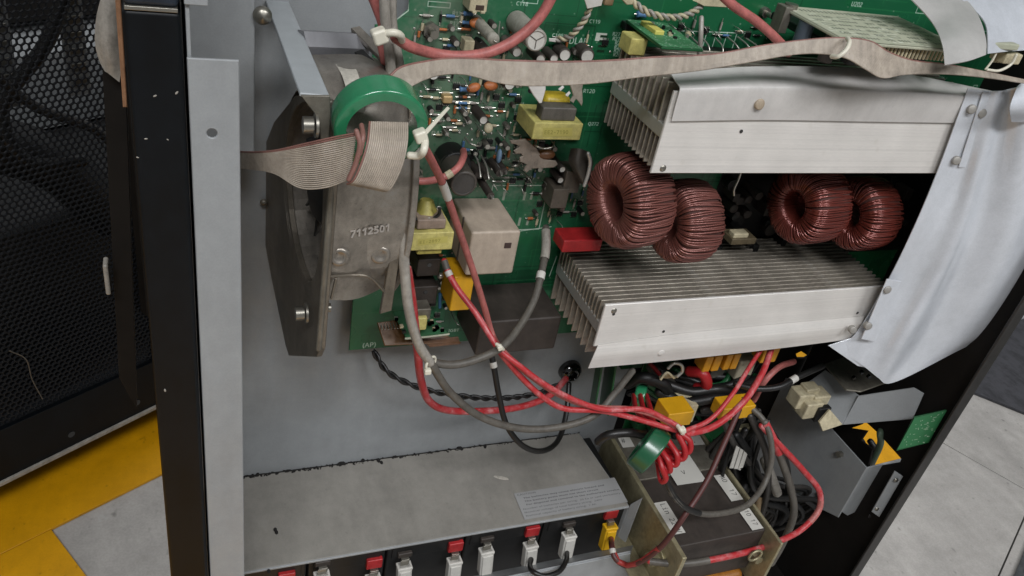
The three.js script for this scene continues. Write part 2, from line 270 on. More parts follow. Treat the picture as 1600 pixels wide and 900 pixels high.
// ---------------------------------------------------------------- the cabinet
const CAB = thing('ups_cabinet', 'opened power supply cabinet of grey sheet steel with a black corner post', 'cabinet');
const ZF = .142;                                   // plane of the open side
obj('back_panel', sbox(.0, .372, .08, .95, -.003, 0), M.grey, CAB);
{ // black sheet added to darken the open far side, with two small openings
  const hole = [[0.5922, 0.3277, -0.03], [0.5977, 0.3306, -0.03], [0.6118, 0.3222, -0.03], [0.6076, 0.32, -0.03], [0.5969, 0.3212, -0.03]], hole2 = [[0.6102, 0.3293, -0.03], [0.616, 0.3279, -0.03], [0.6318, 0.3148, -0.03], [0.6276, 0.3125, -0.03]];
  obj('added_dark_partition', slab([[.3725, .175, -.03], [.72, .175, -.03], [.72, .98, -.03], [.3725, .98, -.03]], .003, [hole, hole2]), M.blackDusty, CAB);
}
{ const a = [0.0254, 0.6775, 0.142], b = [0.0248, 0.3501, 0.142], l0 = [0.0049, 0.6764, 0.142], l1 = [0.0059, 0.3555, 0.142];
  const x0 = (l0[0] + l1[0]) / 2, x1 = (a[0] + b[0]) / 2, yt = a[1];
  const hc = [0.0139, 0.6454, 0.142], hole = []; for (let k = 0; k < 14; k++) hole.push([hc[0] + .0021 * Math.cos(k / 7 * Math.PI), hc[1] + .0021 * Math.sin(k / 7 * Math.PI), .142]);
  const fl = obj('side_flange', slab([[x0, .1, .142], [x1, .1, .142], [x1, yt, .142], [x0, yt, .142]], .0016, [hole]), M.grey, CAB);
  obj('flange_return', rbox(x1 - .0016, x1 - .0001, .1, yt - .02, .128, .1402, .0004), M.grey, fl);
  obj('flange_return', rbox(x0 + .0002, x0 + .0018, .1, .97, .02, .1402, .0004), M.grey, fl);
  const q0 = [0.0043, 0.7001, 0.142], q1 = [0.0139, 0.6984, 0.142];
  obj('tab', rbox(q0[0] + .001, q1[0], q1[1], q1[1] + .05, .1405, .142, .0004), M.grey, fl);
  const c = [0.0396, 0.6428, 0.05]; obj('front_channel', rbox(x0 + .002, c[0], [0.0396, 0.5919, 0.05][1], .97, 0.0002, .05, .001), M.grey, CAB);
  // black post
  const p0 = [-0.0161, 0.6957, 0.142], p1 = [0.0042, 0.6977, 0.142], x2 = [-0.0172, 0.3621, 0.142][0];
  const px0 = (p0[0] + x2) / 2, px1 = x0 - .0014;
  const post = obj('corner_post', rbox(px0, px1, .02, p0[1], .03, .1435, .0022), M.black, CAB);
  obj('corner_post', rbox(px0 + .0004, px1 - .0006, p0[1] + .0012, p0[1] + .1, .03, .1432, .0022), mat(0x1c2530, { roughness: .4, map: rep(T.dark, 4) }), CAB);
  obj('bare_edge', rbox(px0 + .001, px1 - .001, p0[1] - .0002, p0[1] + .0014, .1, .1438, .0003), M.zinc, post);
  for (const [a2, b2, s] of [[242, 150, .9], [228, 217, .8], [262, 218, .6], [215, 246, .7], [276, 145, 1], [303, 608, 1.2]]) { const q = [[-0.0071, 0.662, 0.1437], [-0.0116, 0.6434, 0.1437], [-0.0034, 0.6432, 0.1437], [-0.0153, 0.635, 0.1437], [0.001, 0.6636, 0.1437], [-0.0118, 0.5073, 0.1437]][[242, 228, 262, 215, 276, 303].indexOf(a2)]; obj('chip', new THREE.SphereGeometry(.0006 * s, 7, 5).scale(1.5, .7, .25).rotateZ(s * 4).translate(...q), M.greyWireLight, post); }
  // door edge beside the post: worn board and grey seal
  const ed = thing('worn_edge_strip', 'tan bare wooden edge strip beside the black corner post', 'edge strip');
  obj('strip', slab([[-0.0228, 0.6808, 0.06], [-0.0204, 0.681, 0.06], [-0.0218, 0.6211, 0.06], [-0.0238, 0.6211, 0.06]], .004), mat(0x9b7356, { roughness: .7, map: rep(T.dusty, 12) }), ed);
  obj('grey_pad', sheet([[[-0.0276, 0.6733, 0.04], [-0.0257, 0.6735, 0.04], [-0.0235, 0.6737, 0.04]], [[-0.0321, 0.6484, 0.04], [-0.0287, 0.6499, 0.044], [-0.0244, 0.6488, 0.04]], [[-0.0315, 0.6328, 0.04], [-0.0292, 0.6322, 0.04], [-0.0253, 0.6274, 0.04]]], .006, 8, 8), M.greyWireLight, ed);
  const dp = thing('door_edge', 'narrow dark brown door edge between the perforated door and the black corner post', 'door edge');
  obj('edge_board', slab([[-0.033, 0.6318, 0.035], [-0.0223, 0.6324, 0.035], [-0.0335, 0.3982, 0.035], [-0.0419, 0.427, 0.035]], .012), M.blackDusty, dp);
  obj('latch_end', rbox(...[-0.0427, -0.0399, 0.4985, 0.5195, 0.0360, 0.0460], .002), M.greyWireLight, dp);
}
{ // rear panel, base, bolts
  const a = [0.6076, 0.505, 0.142], b = [0.6071, 0.1804, 0.142], xr = (a[0] + b[0]) / 2;
  const cut = [[0.6075, 0.301, 0.0567], [0.6075, 0.3142, 0.0652], [0.6075, 0.3197, 0.0656], [0.6075, 0.3213, 0.0851], [0.6075, 0.3201, 0.1177], [0.6075, 0.3165, 0.1182], [0.6075, 0.2833, 0.0937], [0.6075, 0.303, 0.0881], [0.6075, 0.3001, 0.0729], [0.6075, 0.3139, 0.0739]].map((p) => [xr, p[1], p[2]]);
  const rp = obj('rear_panel', slab([[xr, .04, .139], [xr, 1, .139], [xr, 1, -.028], [xr, .04, -.028]], .0025, [cut]), M.blackDusty, CAB);
  obj('rear_edge_highlight', rbox(xr - .009, xr + .0028, .04, 1, .1392, .1415, .0008), mat(0x2e2c2a, { roughness: .42, map: rep(T.dark, 4) }), rp);  // lighter than the panel: its edge highlight is painted in
  obj('base_plate', rbox(.36, xr - .001, .085, .09, -.005, .139, .0006), M.blackDusty, CAB);
  obj('dome_screw', lathe([[0, .004], [.003, .0034], [.0045, .0015], [.0048, 0]], [0.0433, 0.6682, 0.05], [[0.0433, 0.6682, 0.05][0], [0.0433, 0.6682, 0.05][1], .06]), M.zinc, CAB);
}

// ---------------------------------------------------------------- the battery tray and the batteries
const yS = [0.1721, 0.2855, 0][1], zS = .0915;
const TRAY = thing('battery_tray', 'grey steel battery tray with a dusty top and a caution text', 'battery tray');
{
  const xl = .028, xr = [0.334, 0.284, 0.003][0], xrf = [0.3418, 0.2911, 0.0915][0];
  obj('top_plate', slab([[xl, yS, zS], [xrf, yS, zS], [xr, yS, .0016], [xl, yS, .0016]], .0015), M.greyDusty, TRAY);
  obj('front_lip', rbox(xl, xrf, yS - .0022, yS - .0002, zS - .0004, zS + .0012, .0006), M.grey, TRAY);
  obj('end_plate', slab([[0.343, 0.2868, 0.0915], [0.3462, 0.3019, 0.0985], [0.3465, 0.2444, 0.0985], [0.3426, 0.2193, 0.0915]], .0014), M.grey, TRAY);
  obj('end_plate', slab([[xrf + .0005, yS - .002, zS], [xr + .0005, yS - .002, .0042], [xr + .0005, yS - .1, .0042], [xrf + .0005, yS - .1, zS]], .0014), M.grey, TRAY);
  obj('lower_plate', slab([[0.1073, 0.2552, 0.118], [0.3376, 0.259, 0.118], [0.3555, 0.241, 0.099], [0.2806, 0.2419, 0.099], [0.1121, 0.239, 0.099]], .0014), M.grey, TRAY);
  obj('lower_plate', slab([[0.1073, 0.2552, 0.118], [0.3376, 0.259, 0.118], [0.3561, 0.1939, 0.118], [0.1108, 0.2052, 0.118]], .0014), M.grey, TRAY);
  const lab = print(640, 300, (x, w, h) => {
    x.fillStyle = '#8f8f8e'; x.fillRect(0, 0, w, h); x.fillStyle = '#4a4a4c'; x.font = '27px sans-serif'; x.fillText('CAUTION', 14, 34);
    x.font = 'bold 24px sans-serif'; ['\u25CF The batteries may cause electric hazard and', '\u25CF The battery posts must not short circuit', '\u25CF For disposal and removal to the authorized service'].forEach((s, i) => x.fillText(s, 26, 76 + i * 38));
    x.font = '24px sans-serif'; ['Number of batteries per string:  20 Ea or said set/battery', 'Nominal voltage of total battery string:  240V', 'Nominal capacity of battery string:  7 Ah'].forEach((s, i) => x.fillText(s, 14, 196 + i * 38));
    for (let k = 0; k < 900; k++) { x.fillStyle = `rgba(150,150,148,${rnd() * .5})`; x.fillRect(rnd() * w, rnd() * h, 2 + rnd() * 5, 2); }
  }, { roughness: .6 });
  obj('caution_label', decal([0.2465, 0.2862, 0.0884], [0.3425, 0.2862, 0.088], [0.2471, 0.2862, 0.0603]).translate(0, yS + .0006 - .2862, 0), lab, TRAY, true);
  // black crumbs of dirt in the seam along the wall
  const crumbs = []; for (let k = 0; k < 230; k++) { const t = rnd() ** 1.5, x = .035 + t * .3, w = t < .7 ? 1 : .6; const r = rr(.0004, .0010) * w * (rnd() < .06 ? 2 : 1); crumbs.push(new THREE.IcosahedronGeometry(r, 0).scale(rr(1, 2.4), rr(.4, .8), rr(.6, 1.3)).rotateY(rnd() * 3).translate(x, yS + r * .3, .0012 + rnd() * rnd() * .003)); }
  for (const p of [[0.1462, 0.2857, 0.0062], [0.0537, 0.2857, 0.0591], [0.0543, 0.2857, 0.0617], [0.0452, 0.2857, 0.0951]]) crumbs.push(new THREE.IcosahedronGeometry(.0014, 0).scale(1, .5, 1.6).translate(p[0], yS + .0005, p[2]));
  { const q = []; for (let k = 0; k <= 40; k++) q.push([.034 + k * .0072, yS + .0001 + noise.noise(k * .9, 2, 5) * .0003, .0016 + noise.noise(k * .7, 4, 1) * .0007]); crumbs.push(new THREE.TubeGeometry(curve(q), 120, .0006, 5, false)); }
  const d = one('dirt_crumbs', crumbs, mat(0x141210, { roughness: .95 }), 'black crumbs of dirt along the seam between tray and wall', 'dirt'); d.userData.kind = 'stuff';
  one('plaster_chip', new THREE.IcosahedronGeometry(.0036, 2).scale(1.9, .06, .55).rotateY(-.45).translate([0.2422, 0.2857, 0.0415][0], yS + .0006, [0.2422, 0.2857, 0.0415][2]), mat(0xb5b2ad, { roughness: .9, map: rep(T.dusty, 40) }), 'pale smear of plaster dust on the tray top beside the loop of black wire', 'dust smear');
}
{
  const bx = [[0.0738, 0.2786, 0.0885][0], [0.1335, 0.2791, 0.0885][0], [0.1975, 0.2795, 0.0885][0], [0.2664, 0.2809, 0.0885][0], [0.3455, 0.2813, 0.0885][0]];
  bx.unshift(bx[0] - .066);
  const posP = [null, [0.1242, 0.2667, 0.09], [0.1894, 0.2694, 0.09], [0.2556, 0.2717, 0.09], [0.328, 0.2764, 0.09]], negX = [[0.0846, 0.2625, 0.09], [0.148, 0.2554, 0.09], [0.216, 0.2561, 0.09], [0.2894, 0.2569, 0.09], null];
  const say = ['leftmost', 'second from left', 'middle', 'fourth from left', 'rightmost'];
  for (let i = 0; i < 5; i++) {
    const x0 = bx[i] + .0006, x1 = bx[i + 1] - .0006, b = thing('battery', `${say[i]} black sealed battery in the row under the tray top`, 'battery', 'batteries in the tray');
    obj('case', rbox(x0, x1, yS - .1, yS - .0035, .005, .0875, .0015), M.blackPlastic, b);
    obj('case_rim', rbox(x0 + .004, x1 - .004, yS - .02, yS - .006, .0868, .0884, .0006), M.blackPlastic, b);
    const px = i ? posP[i] : [posP[1][0] - .0655, posP[1][1] + .002, .09];
    obj('positive_marker', rbox(px[0] - .0062, px[0] + .0062, px[1] - .0052, px[1] + .005, .0872, .0915, .001), M.redBox, b);
    obj('terminal', rbox(px[0] - .0032, px[0] + .0032, px[1] - .0125, px[1] - .0055, .0905, .0935, .0005), M.zinc, b);
    const nx = i < 4 ? negX[i] : [x1 - .006, yS - .02, .09];
    if (i < 4) { obj('negative_marker', rbox(nx[0] - .0058, nx[0] + .0058, nx[1] - .002 + .0145, nx[1] + .0175, .0872, .0912, .001), M.darkPlastic, b); obj('terminal', rbox(nx[0] - .0032, nx[0] + .0032, nx[1] + .008, nx[1] + .013, .0905, .0935, .0005), M.zinc, b); }
    const sleeve = (p, top, m, lab) => { const s = thing('terminal_sleeve', lab, 'sleeve', 'terminal sleeves on the batteries'), c = [p[0] - .0008, p[1] + top - .0135, .0965], rz = rr(-.04, .06), put = (g) => g.rotateX(-.12).rotateZ(rz).translate(...c);
      obj('shroud', put(new RoundedBoxGeometry(.0112, .025, .0078, 3, .0013)), m, s); obj('ridge', put(new RoundedBoxGeometry(.0086, .0205, .0016, 2, .0006).translate(0, -.0008, .0042)), m, s); obj('collar', put(new RoundedBoxGeometry(.0118, .0026, .0084, 2, .0008).translate(0, .0112, 0)), m, s); obj('wire_end', put(new THREE.CylinderGeometry(.002, .002, .01, 10).translate(0, -.0165, 0)), i < 4 ? M.blackWire : M.redDeep, s); obj('tab', put(new RoundedBoxGeometry(.0062, .005, .001, 1, .0003).translate(0, .0145, 0)), M.zinc, s); return s; };
    if (i < 4) sleeve(px, -.0085, M.white, `white terminal sleeve under the red marker of the ${say[i]} battery`); else sleeve(px, -.0075, mat(0xd8a81e, { roughness: .4 }), 'yellow terminal sleeve under the red marker of the rightmost battery');
    if (i < 4) sleeve(nx, .0105, M.white, `white terminal sleeve on the black terminal of the ${say[i]} battery`);
  }
  one('battery_link', wire([[0.2533, 0.2527, 0.103], [0.2478, 0.2576, 0.112], [0.2449, 0.2659, 0.124], [0.2525, 0.2641, 0.128], [0.2661, 0.2625, 0.126], [0.2779, 0.2593, 0.116], [0.2862, 0.2522, 0.103]], .0021), M.blackWire, 'short black wire looping between two battery sleeves', 'wire');
}

// ---------------------------------------------------------------- main circuit board and what is soldered to it
const zb = .0125;
const BRD = thing('main_circuit_board', 'large dusty green circuit board full of components on the cabinet wall', 'circuit board');
{
  const bl = [0.1094, 0.4155, 0.0125], x0 = bl[0], y0 = bl[1], x1 = .66, y1 = .86;
  const tl = [0.1191, 0.6567, 0.0125], t2 = [0.128, 0.6658, 0.0125];
  const CW = 2048, CH = 1664, c = document.createElement('canvas'); c.width = CW; c.height = CH; const g = c.getContext('2d');
  const S = (p) => [(p[0] - x0) / (x1 - x0) * CW, (1 - (p[1] - y0) / (y1 - y0)) * CH], mm = CW / (x1 - x0) / 1000;
  g.fillStyle = '#175a38'; g.fillRect(0, 0, CW, CH);
  // copper pours and traces under the solder mask
  for (let k = 0; k < 70; k++) { g.fillStyle = rnd() < .5 ? 'rgba(20,92,52,.55)' : 'rgba(10,58,34,.6)'; const x = rnd() * CW, y = rnd() * CH, w = rr(20, 190), h = rr(14, 120); g.fillRect(x, y, w, h); }
  for (let k = 0; k < 340; k++) { g.strokeStyle = rnd() < .6 ? 'rgba(38,116,70,.6)' : 'rgba(9,48,28,.6)'; g.lineWidth = rr(1.5, 4); g.beginPath(); let x = rnd() * CW, y = rnd() * CH; g.moveTo(x, y); for (let j = 0; j < 4; j++) { if (rnd() < .5) x += rr(-160, 160); else y += rr(-120, 120); g.lineTo(x, y); } g.stroke(); }
  for (let k = 0; k < 900; k++) { g.fillStyle = 'rgba(150,158,140,.6)'; const x = rnd() * CW, y = rnd() * CH; g.beginPath(); g.arc(x, y, rr(1.2, 2.6), 0, 7); g.fill(); }
  // white silkscreen
  const ink = 'rgba(214,226,214,.95)'; g.strokeStyle = ink; g.fillStyle = ink; g.lineWidth = 2;
  const box = (a, b) => { const [p, q] = [S(a), S(b)]; g.strokeRect(p[0], p[1], q[0] - p[0], q[1] - p[1]); };
  const line = (...ps) => { g.beginPath(); ps.map(S).forEach((p, i) => (i ? g.lineTo(...p) : g.moveTo(...p))); g.stroke(); };
  const text = (s, p, h) => { g.font = `${Math.round(h * mm * 1.35)}px sans-serif`; g.fillText(s, ...S(p)); };
  line([0.1173, 0.6558, 0.0125], [0.1281, 0.6651, 0.0125], [0.1267, 0.6854, 0.0125]);
  [['R131', [0.1545, 0.6644, 0.0125]], ['R128', [0.1565, 0.6619, 0.0125]], ['R126', [0.1537, 0.6586, 0.0125]], ['R125', [0.1541, 0.656, 0.0125]], ['C118', [0.1937, 0.6733, 0.0125]], ['C105', [0.2213, 0.6556, 0.0125]], ['R271', [0.2631, 0.659, 0.0125]], ['R272', [0.2639, 0.6562, 0.0125]], ['C114', [0.2406, 0.6497, 0.0125]], ['C119', [0.2448, 0.666, 0.0125]], ['R201', [0.2665, 0.6534, 0.0125]], ['R202', [0.2667, 0.6508, 0.0125]], ['R203', [0.2669, 0.6483, 0.0125]], ['R204', [0.2672, 0.6458, 0.0125]], ['U18', [0.1533, 0.6254, 0.0125]], ['D12', [0.1481, 0.6178, 0.0125]], ['Q15', [0.1561, 0.5972, 0.0125]]].forEach(([s, p]) => text(s, p, 2.6));
  text('DLAF', [0.2336, 0.6522, 0.0125], 4.2); text('BAT+', [0.151, 0.5874, 0.0125], 3.6); text('(AP)', [0.1192, 0.4175, 0.0125], 4.2); text('IGBT', [0.1842, 0.4259, 0.0125], 3);
  for (let k = 0; k < 150; k++) { const x = rnd() * CW, y = rnd() * CH * .62; g.lineWidth = 1.6; const q = rnd(); if (q < .35) g.strokeRect(x, y, rr(14, 60), rr(10, 26)); else if (q < .5) { g.beginPath(); g.arc(x, y, rr(10, 28), 0, 7); g.stroke(); } else { g.font = `${13 + rnd() * 5 | 0}px sans-serif`; g.fillText('RCDUQ'[rnd() * 5 | 0] + (100 + rnd() * 190 | 0), x, y); } }
  g.lineWidth = 2.4; box([0.1995, 0.5512, 0.0125], [0.2415, 0.5154, 0.0125]); line([0.2231, 0.5137, 0.0125], [0.2513, 0.5172, 0.0125]); line([0.2612, 0.4913, 0.0125], [0.2588, 0.4728, 0.0125]); line([0.2106, 0.6119, 0.0125], [0.2067, 0.5893, 0.0125], [0.2122, 0.5895, 0.0125]);
  line([0.3093, 0.6654, 0.0125], [0.3662, 0.6673, 0.0125]); for (const p of [[0.3093, 0.6654, 0.0125], [0.3186, 0.666, 0.0125], [0.3336, 0.6665, 0.0125], [0.3413, 0.6666, 0.0125], [0.3499, 0.6671, 0.0125], [0.3577, 0.6672, 0.0125]]) line(p, [p[0], p[1] - .022, 0]);
  for (const [a, b] of [[[0.2093, 0.5467, 0.0125], [0.2091, 0.5396, 0.0125]], [[0.2248, 0.546, 0.0125], [0.2247, 0.5394, 0.0125]], [[0.2306, 0.5465, 0.0125], [0.23, 0.5399, 0.0125]], [[0.2249, 0.5254, 0.0125], [0.2247, 0.5185, 0.0125]], [[0.2315, 0.5247, 0.0125], [0.2311, 0.5189, 0.0125]]]) { g.lineWidth = 7; g.strokeStyle = 'rgba(160,166,150,.9)'; line(a, b); }
  g.strokeStyle = ink; g.fillStyle = '#c9cdc2'; { const p = S([0.2517, 0.6604, 0.0125]), q = S([0.2595, 0.6551, 0.0125]); g.fillRect(p[0], p[1], q[0] - p[0], q[1] - p[1]); g.fillStyle = '#16301f'; for (let k = 0; k < 4; k++) g.fillRect(p[0] + 12, p[1] + 5 + k * 12, 20, 6); }
  // settled grey dust: grainy, in drifts
  const im = g.getImageData(0, 0, CW, CH), dd = im.data;
  const blobs = [[[0.1506, 0.6465, 0.0125], 60, 1], [[0.1525, 0.662, 0.0125], 40, .9], [[0.1661, 0.6231, 0.0125], 70, .8], [[0.1575, 0.5928, 0.0125], 70, .9], [[0.1879, 0.5658, 0.0125], 70, .9], [[0.1457, 0.5468, 0.0125], 90, .8], [[0.1915, 0.6489, 0.0125], 40, .7], [[0.243, 0.551, 0.0125], 60, .9], [[0.1585, 0.474, 0.0125], 70, .6], [[0.1924, 0.5936, 0.0125], 70, .6]].map(([p, r, a]) => [...S(p), r * 2.1, a]);
  for (let j = 0; j < CH; j++) for (let i = 0; i < CW; i++) {
    let a = .05 + .1 * Math.max(0, noise.noise(i / 120, j / 120, 3)); for (const [bx2, by2, r, s] of blobs) { const q = ((i - bx2) ** 2 + (j - by2) ** 2) / (r * r); if (q < 4) a += s * Math.exp(-q * 1.6) * (.45 + .5 * noise.noise(i / 34, j / 34, 5) + .35 * noise.noise(i / 9, j / 9, 8)); }
    a = Math.max(0, Math.min(.6, a + (hash(i, j) - .5) * .07)); const k = (j * CW + i) * 4; dd[k] += (122 - dd[k]) * a; dd[k + 1] += (120 - dd[k + 1]) * a; dd[k + 2] += (106 - dd[k + 2]) * a;
  }
  g.putImageData(im, 0, 0);
  const t = new THREE.CanvasTexture(c); t.colorSpace = THREE.SRGBColorSpace; t.anisotropy = 8;
  const shp = [[x0, y0], [x1, y0], [x1, y1], [t2[0], y1], [t2[0], t2[1]], [tl[0], tl[1]], [x0, tl[1] - .001]];
  const bg = clean(slab(shp.map(([x, y]) => [x, y, .0125]), .0016)); const p = bg.attributes.position, uv = bg.attributes.uv;
  for (let i = 0; i < p.count; i++) uv.setXY(i, (p.getX(i) - x0) / (x1 - x0), (p.getY(i) - y0) / (y1 - y0));
  obj('board', bg, new THREE.MeshPhysicalMaterial({ map: t, roughness: .42, roughnessMap: rep(T.r2, 1) }), BRD, true);
}
function canister(front, r, z, m, topM, groove, name = 'capacitor') {         // a can capacitor standing off the board; front = centre of its end
  const [x, y] = front, a = [x, y, zb + .0006], b = [x, y, z], l = z - zb - .0006;
  const o = obj(name, lathe([[0, 0], [r * .96, 0], [r, .0008], [r, l - .0035], [r * .95, l - .0028], [r, l - .0018], [r, l - .0008], [r * .93, l], [r * .82, l]], a, b), m, BRD);
  obj('end_cap', lathe([[r * .83, l - .0002], [r * .8, l - .0006], [0, l - .0006]], a, b), topM, o);
  if (groove) for (let k = 0; k < 3; k++) obj('vent_groove', new THREE.BoxGeometry(r * .75, r * .06, .0004).translate(r * .37, 0, 0).rotateZ(k * 2.0944 + .52).translate(x, y, z - .0004), M.greyWire, o);
  return o;
}
{
  // relay and the big dark block below it
  let o = obj('relay', rbox(0.1716, 0.2055, 0.5087, 0.5423, 0.0127, 0.0585, .0018), mat(0xb0a396, { roughness: .5, map: rep(T.shelf, 8) }), BRD);
  obj('mark', rbox(0.1954, 0.2002, 0.5295, 0.5336, 0.0583, 0.0589, .0002), mat(0x3a2a26), o);
  { const q = [0.1711, 0.5428, 0.0585]; obj('seam', rbox(q[0] - .0004, q[0] + .0006, q[1] - .033, q[1] + .0004, .04, .041, .0002), M.darkPlastic, o); }
  obj('power_block', rbox(0.1889, 0.2516, 0.4394, 0.4690, 0.0127, 0.0585, .0016), M.darkPlastic, BRD);
  // yellow taped transformers
  o = obj('transformer', rbox(0.2045, 0.2379, 0.6023, 0.6137, 0.0190, 0.0485, .0008), M.yellowTape, BRD);
  obj('ferrite_block', rbox(0.2095, 0.2329, 0.6137, 0.6224, 0.0350, 0.0455, .001), M.greyWire, o);
  obj('winding', [rbox(0.2149, 0.2346, 0.6115, 0.6255, 0.0210, 0.0345, .005)], mat(0xc3ad33, { roughness: .4, map: rep(T.dusty, 14) }), o);
  obj('bobbin', rbox(0.2187, 0.2540, 0.5899, 0.6002, 0.0128, 0.0188, .001), M.darkPlastic, o);
  const code = (s) => print(256, 72, (x, w, h) => { x.fillStyle = '#bdb462'; x.fillRect(0, 0, w, h); x.fillStyle = '#8f883f'; x.font = 'bold 44px monospace'; x.fillText(s, 10, 52); });
  obj('print', decal([0.2115, 0.6046, 0.0488], [0.2317, 0.6052, 0.0488], [0.2105, 0.6104, 0.0488]), code('EE2-7190'), o, true);
  obj('winding_lead', wire([[0.216, 0.5922, 0.03], [0.2127, 0.5941, 0.04], [0.2184, 0.5924, 0.04], [0.2236, 0.5934, 0.04], [0.2297, 0.5924, 0.03]], .0006), M.solder, o);
  o = obj('transformer', rbox(0.1346, 0.1627, 0.5247, 0.5380, 0.0190, 0.0505, .0008), M.yellowTape, BRD);
  obj('ferrite_block', rbox(0.1381, 0.1571, 0.5389, 0.5460, 0.0340, 0.0480, .001), mat(0x9c8b80, { roughness: .6, map: rep(T.dusty, 12) }), o);
  obj('winding', new THREE.CylinderGeometry(.0042, .0112, .017, 6, 3).rotateY(.3).rotateX(-.15).translate(...[0.1464, 0.545, 0.036]), M.yellowDull, o);
  obj('lip', rbox(0.1402, 0.1570, 0.5199, 0.5241, 0.0300, 0.0480, .001), M.yellowDull, o);
  obj('print', decal([0.1393, 0.5287, 0.0508], [0.1588, 0.5304, 0.0508], [0.139, 0.5335, 0.0508]), code('EI-2897'), o, true);
  obj('winding_lead', wire([[0.1307, 0.5486, 0.045], [0.1356, 0.5457, 0.045], [0.142, 0.5441, 0.045], [0.1487, 0.5449, 0.045], [0.1525, 0.5486, 0.045], [0.1523, 0.5528, 0.045]], .0011), M.blackWire, o);
  obj('lead_band', new THREE.TubeGeometry(curve([[0.1423, 0.5444, 0.0455], [0.1448, 0.5444, 0.0455], [0.1469, 0.5448, 0.0455]]), 6, .0016, 8), M.white, o);
  obj('lead_loop', new THREE.TorusGeometry(.0012, .0004, 6, 12).translate(...[0.1519, 0.5528, 0.045]), M.solder, o);
  // box capacitors
  o = obj('film_capacitor', rbox(0.1677, 0.1820, 0.4746, 0.5032, 0.0260, 0.0510, .0012), M.yellowBox, BRD);
  o = obj('film_capacitor', rbox(0.2425, 0.2727, 0.5193, 0.5293, 0.0335, 0.0515, .0012), M.redBox, BRD); obj('stand', rbox(0.2561, 0.2819, 0.5085, 0.5166, 0.0127, 0.0332, .0008), M.blackPlastic, o);
  // large round capacitors
  canister([0.1953, 0.6641, 0.0485], .0066, .0485, M.greyWireLight, M.white, true);
  canister([0.1899, 0.6524, 0.036], .0031, .036, M.greyWire, M.white);
  canister([0.1631, 0.5738, 0.053], .0087, .053, mat(0x4a4541, { roughness: .5, map: rep(T.dusty, 9) }), mat(0x3f3d3c, { roughness: .55, map: rep(T.dusty, 12) }));
  canister([0.1649, 0.5736, 0.03], .0105, .03, M.blackPlastic, M.darkPlastic);
  for (const [p, r, z] of [[[0.1779, 0.6068, 0.031], .003, .031], [[0.2403, 0.5724, 0.03], .0024, .03], [[0.2418, 0.5631, 0.028], .0024, .028], [[0.2269, 0.6489, 0.025], .0042, .025], [[0.2425, 0.6489, 0.025], .005, .025], [[0.2088, 0.6469, 0.03], .0034, .03], [[0.1916, 0.6302, 0.03], .0038, .03], [[0.1451, 0.6311, 0.022], .0035, .022], [[0.173, 0.6485, 0.028], .004, .028], [[0.2186, 0.6471, 0.028], .003, .028]]) canister(p, r, z, M.darkPlastic, M.white);
  // white ceramic resistor standing out, with its lead
  o = obj('ceramic_resistor', lathe([[0, 0], [.0034, 0], [.0034, .026], [.0026, .0275], [.0026, .029], [.0034, .03], [.0034, .034], [0, .034]], [[0.1695, 0.6629, 0.048][0], [0.1695, 0.6629, 0.048][1], .0135], [[0.1695, 0.6629, 0.048][0], [0.1695, 0.6629, 0.048][1], .05]), mat(0x9b9992, { roughness: .6, map: rep(T.dusty, 12) }), BRD);
  obj('lead', wire([[0.1696, 0.6622, 0.048], [0.1716, 0.6615, 0.048], [0.1787, 0.6611, 0.03], [0.1846, 0.6632, 0.014]], .0005), M.solder, o);
  obj('connector', [rbox(0.1599, 0.1707, 0.6713, 0.6828, 0.0127, 0.0260, .0006), rbox(0.1617, 0.1643, 0.6707, 0.6720, 0.0127, 0.0280, .0004), rbox(0.1667, 0.1693, 0.6710, 0.6723, 0.0127, 0.0280, .0004)], M.ivory, BRD);
  obj('connector_mouth', rbox(0.1637, 0.1688, 0.6724, 0.6753, 0.0255, 0.0264, .0003), mat(0x3a2b22), BRD);
  for (const [q, m] of [[[0.1603, 0.1663, 0.6654, 0.6683, 0.0140, 0.0165], M.blue], [[0.1604, 0.1655, 0.6604, 0.6627, 0.0140, 0.0165], M.blue], [[0.1602, 0.1669, 0.6566, 0.6585, 0.0140, 0.0165], M.orange], [[0.1643, 0.1707, 0.6186, 0.6221, 0.0140, 0.0175], M.blue], [[0.1652, 0.1714, 0.6101, 0.6121, 0.0140, 0.0165], M.blue], [[0.1657, 0.1719, 0.6067, 0.6087, 0.0140, 0.0165], M.blue], [[0.1646, 0.1708, 0.6140, 0.6163, 0.0140, 0.0165], M.darkPlastic], [[0.1672, 0.1705, 0.6144, 0.6163, 0.0145, 0.0175], M.orange], [[0.2748, 0.2818, 0.6728, 0.6771, 0.0140, 0.0180], M.blue]]) {
    const [x0, x1, y0, y1, z0, z1] = q, r = (y1 - y0) / 2, yc = (y0 + y1) / 2, w = x1 - x0, rs = obj('resistor', lathe([[0, 0], [r * .9, .0003], [r, .001], [r * .8, .002], [r * .8, w - .002], [r, w - .001], [r * .9, w - .0003], [0, w]], [x0, yc, z0 + r], [x1, yc, z0 + r], 12), m, BRD);
    obj('lead', rod([x0 - .0018, yc, z0 + r], [x1 + .0018, yc, z0 + r], .0004, .0004, 6), M.solder, rs);
  }
  for (const [p, rx, rz] of [[[0.1684, 0.6632, 0.02], .0052, 0], [[0.1721, 0.6234, 0.02], .0046, .4], [[0.1832, 0.6251, 0.02], .0048, 0]]) obj('disc_capacitor', new THREE.SphereGeometry(rx, 16, 10).scale(1, .62, .5).rotateX(-.5).rotateZ(rz).translate(...p), M.orange, BRD);
  obj('disc_capacitor', new THREE.SphereGeometry(.0042, 14, 10).scale(.4, 1.2, .6).translate(...[0.1963, 0.578, 0.022]), mat(0x7f9dbb, { roughness: .45 }), BRD);
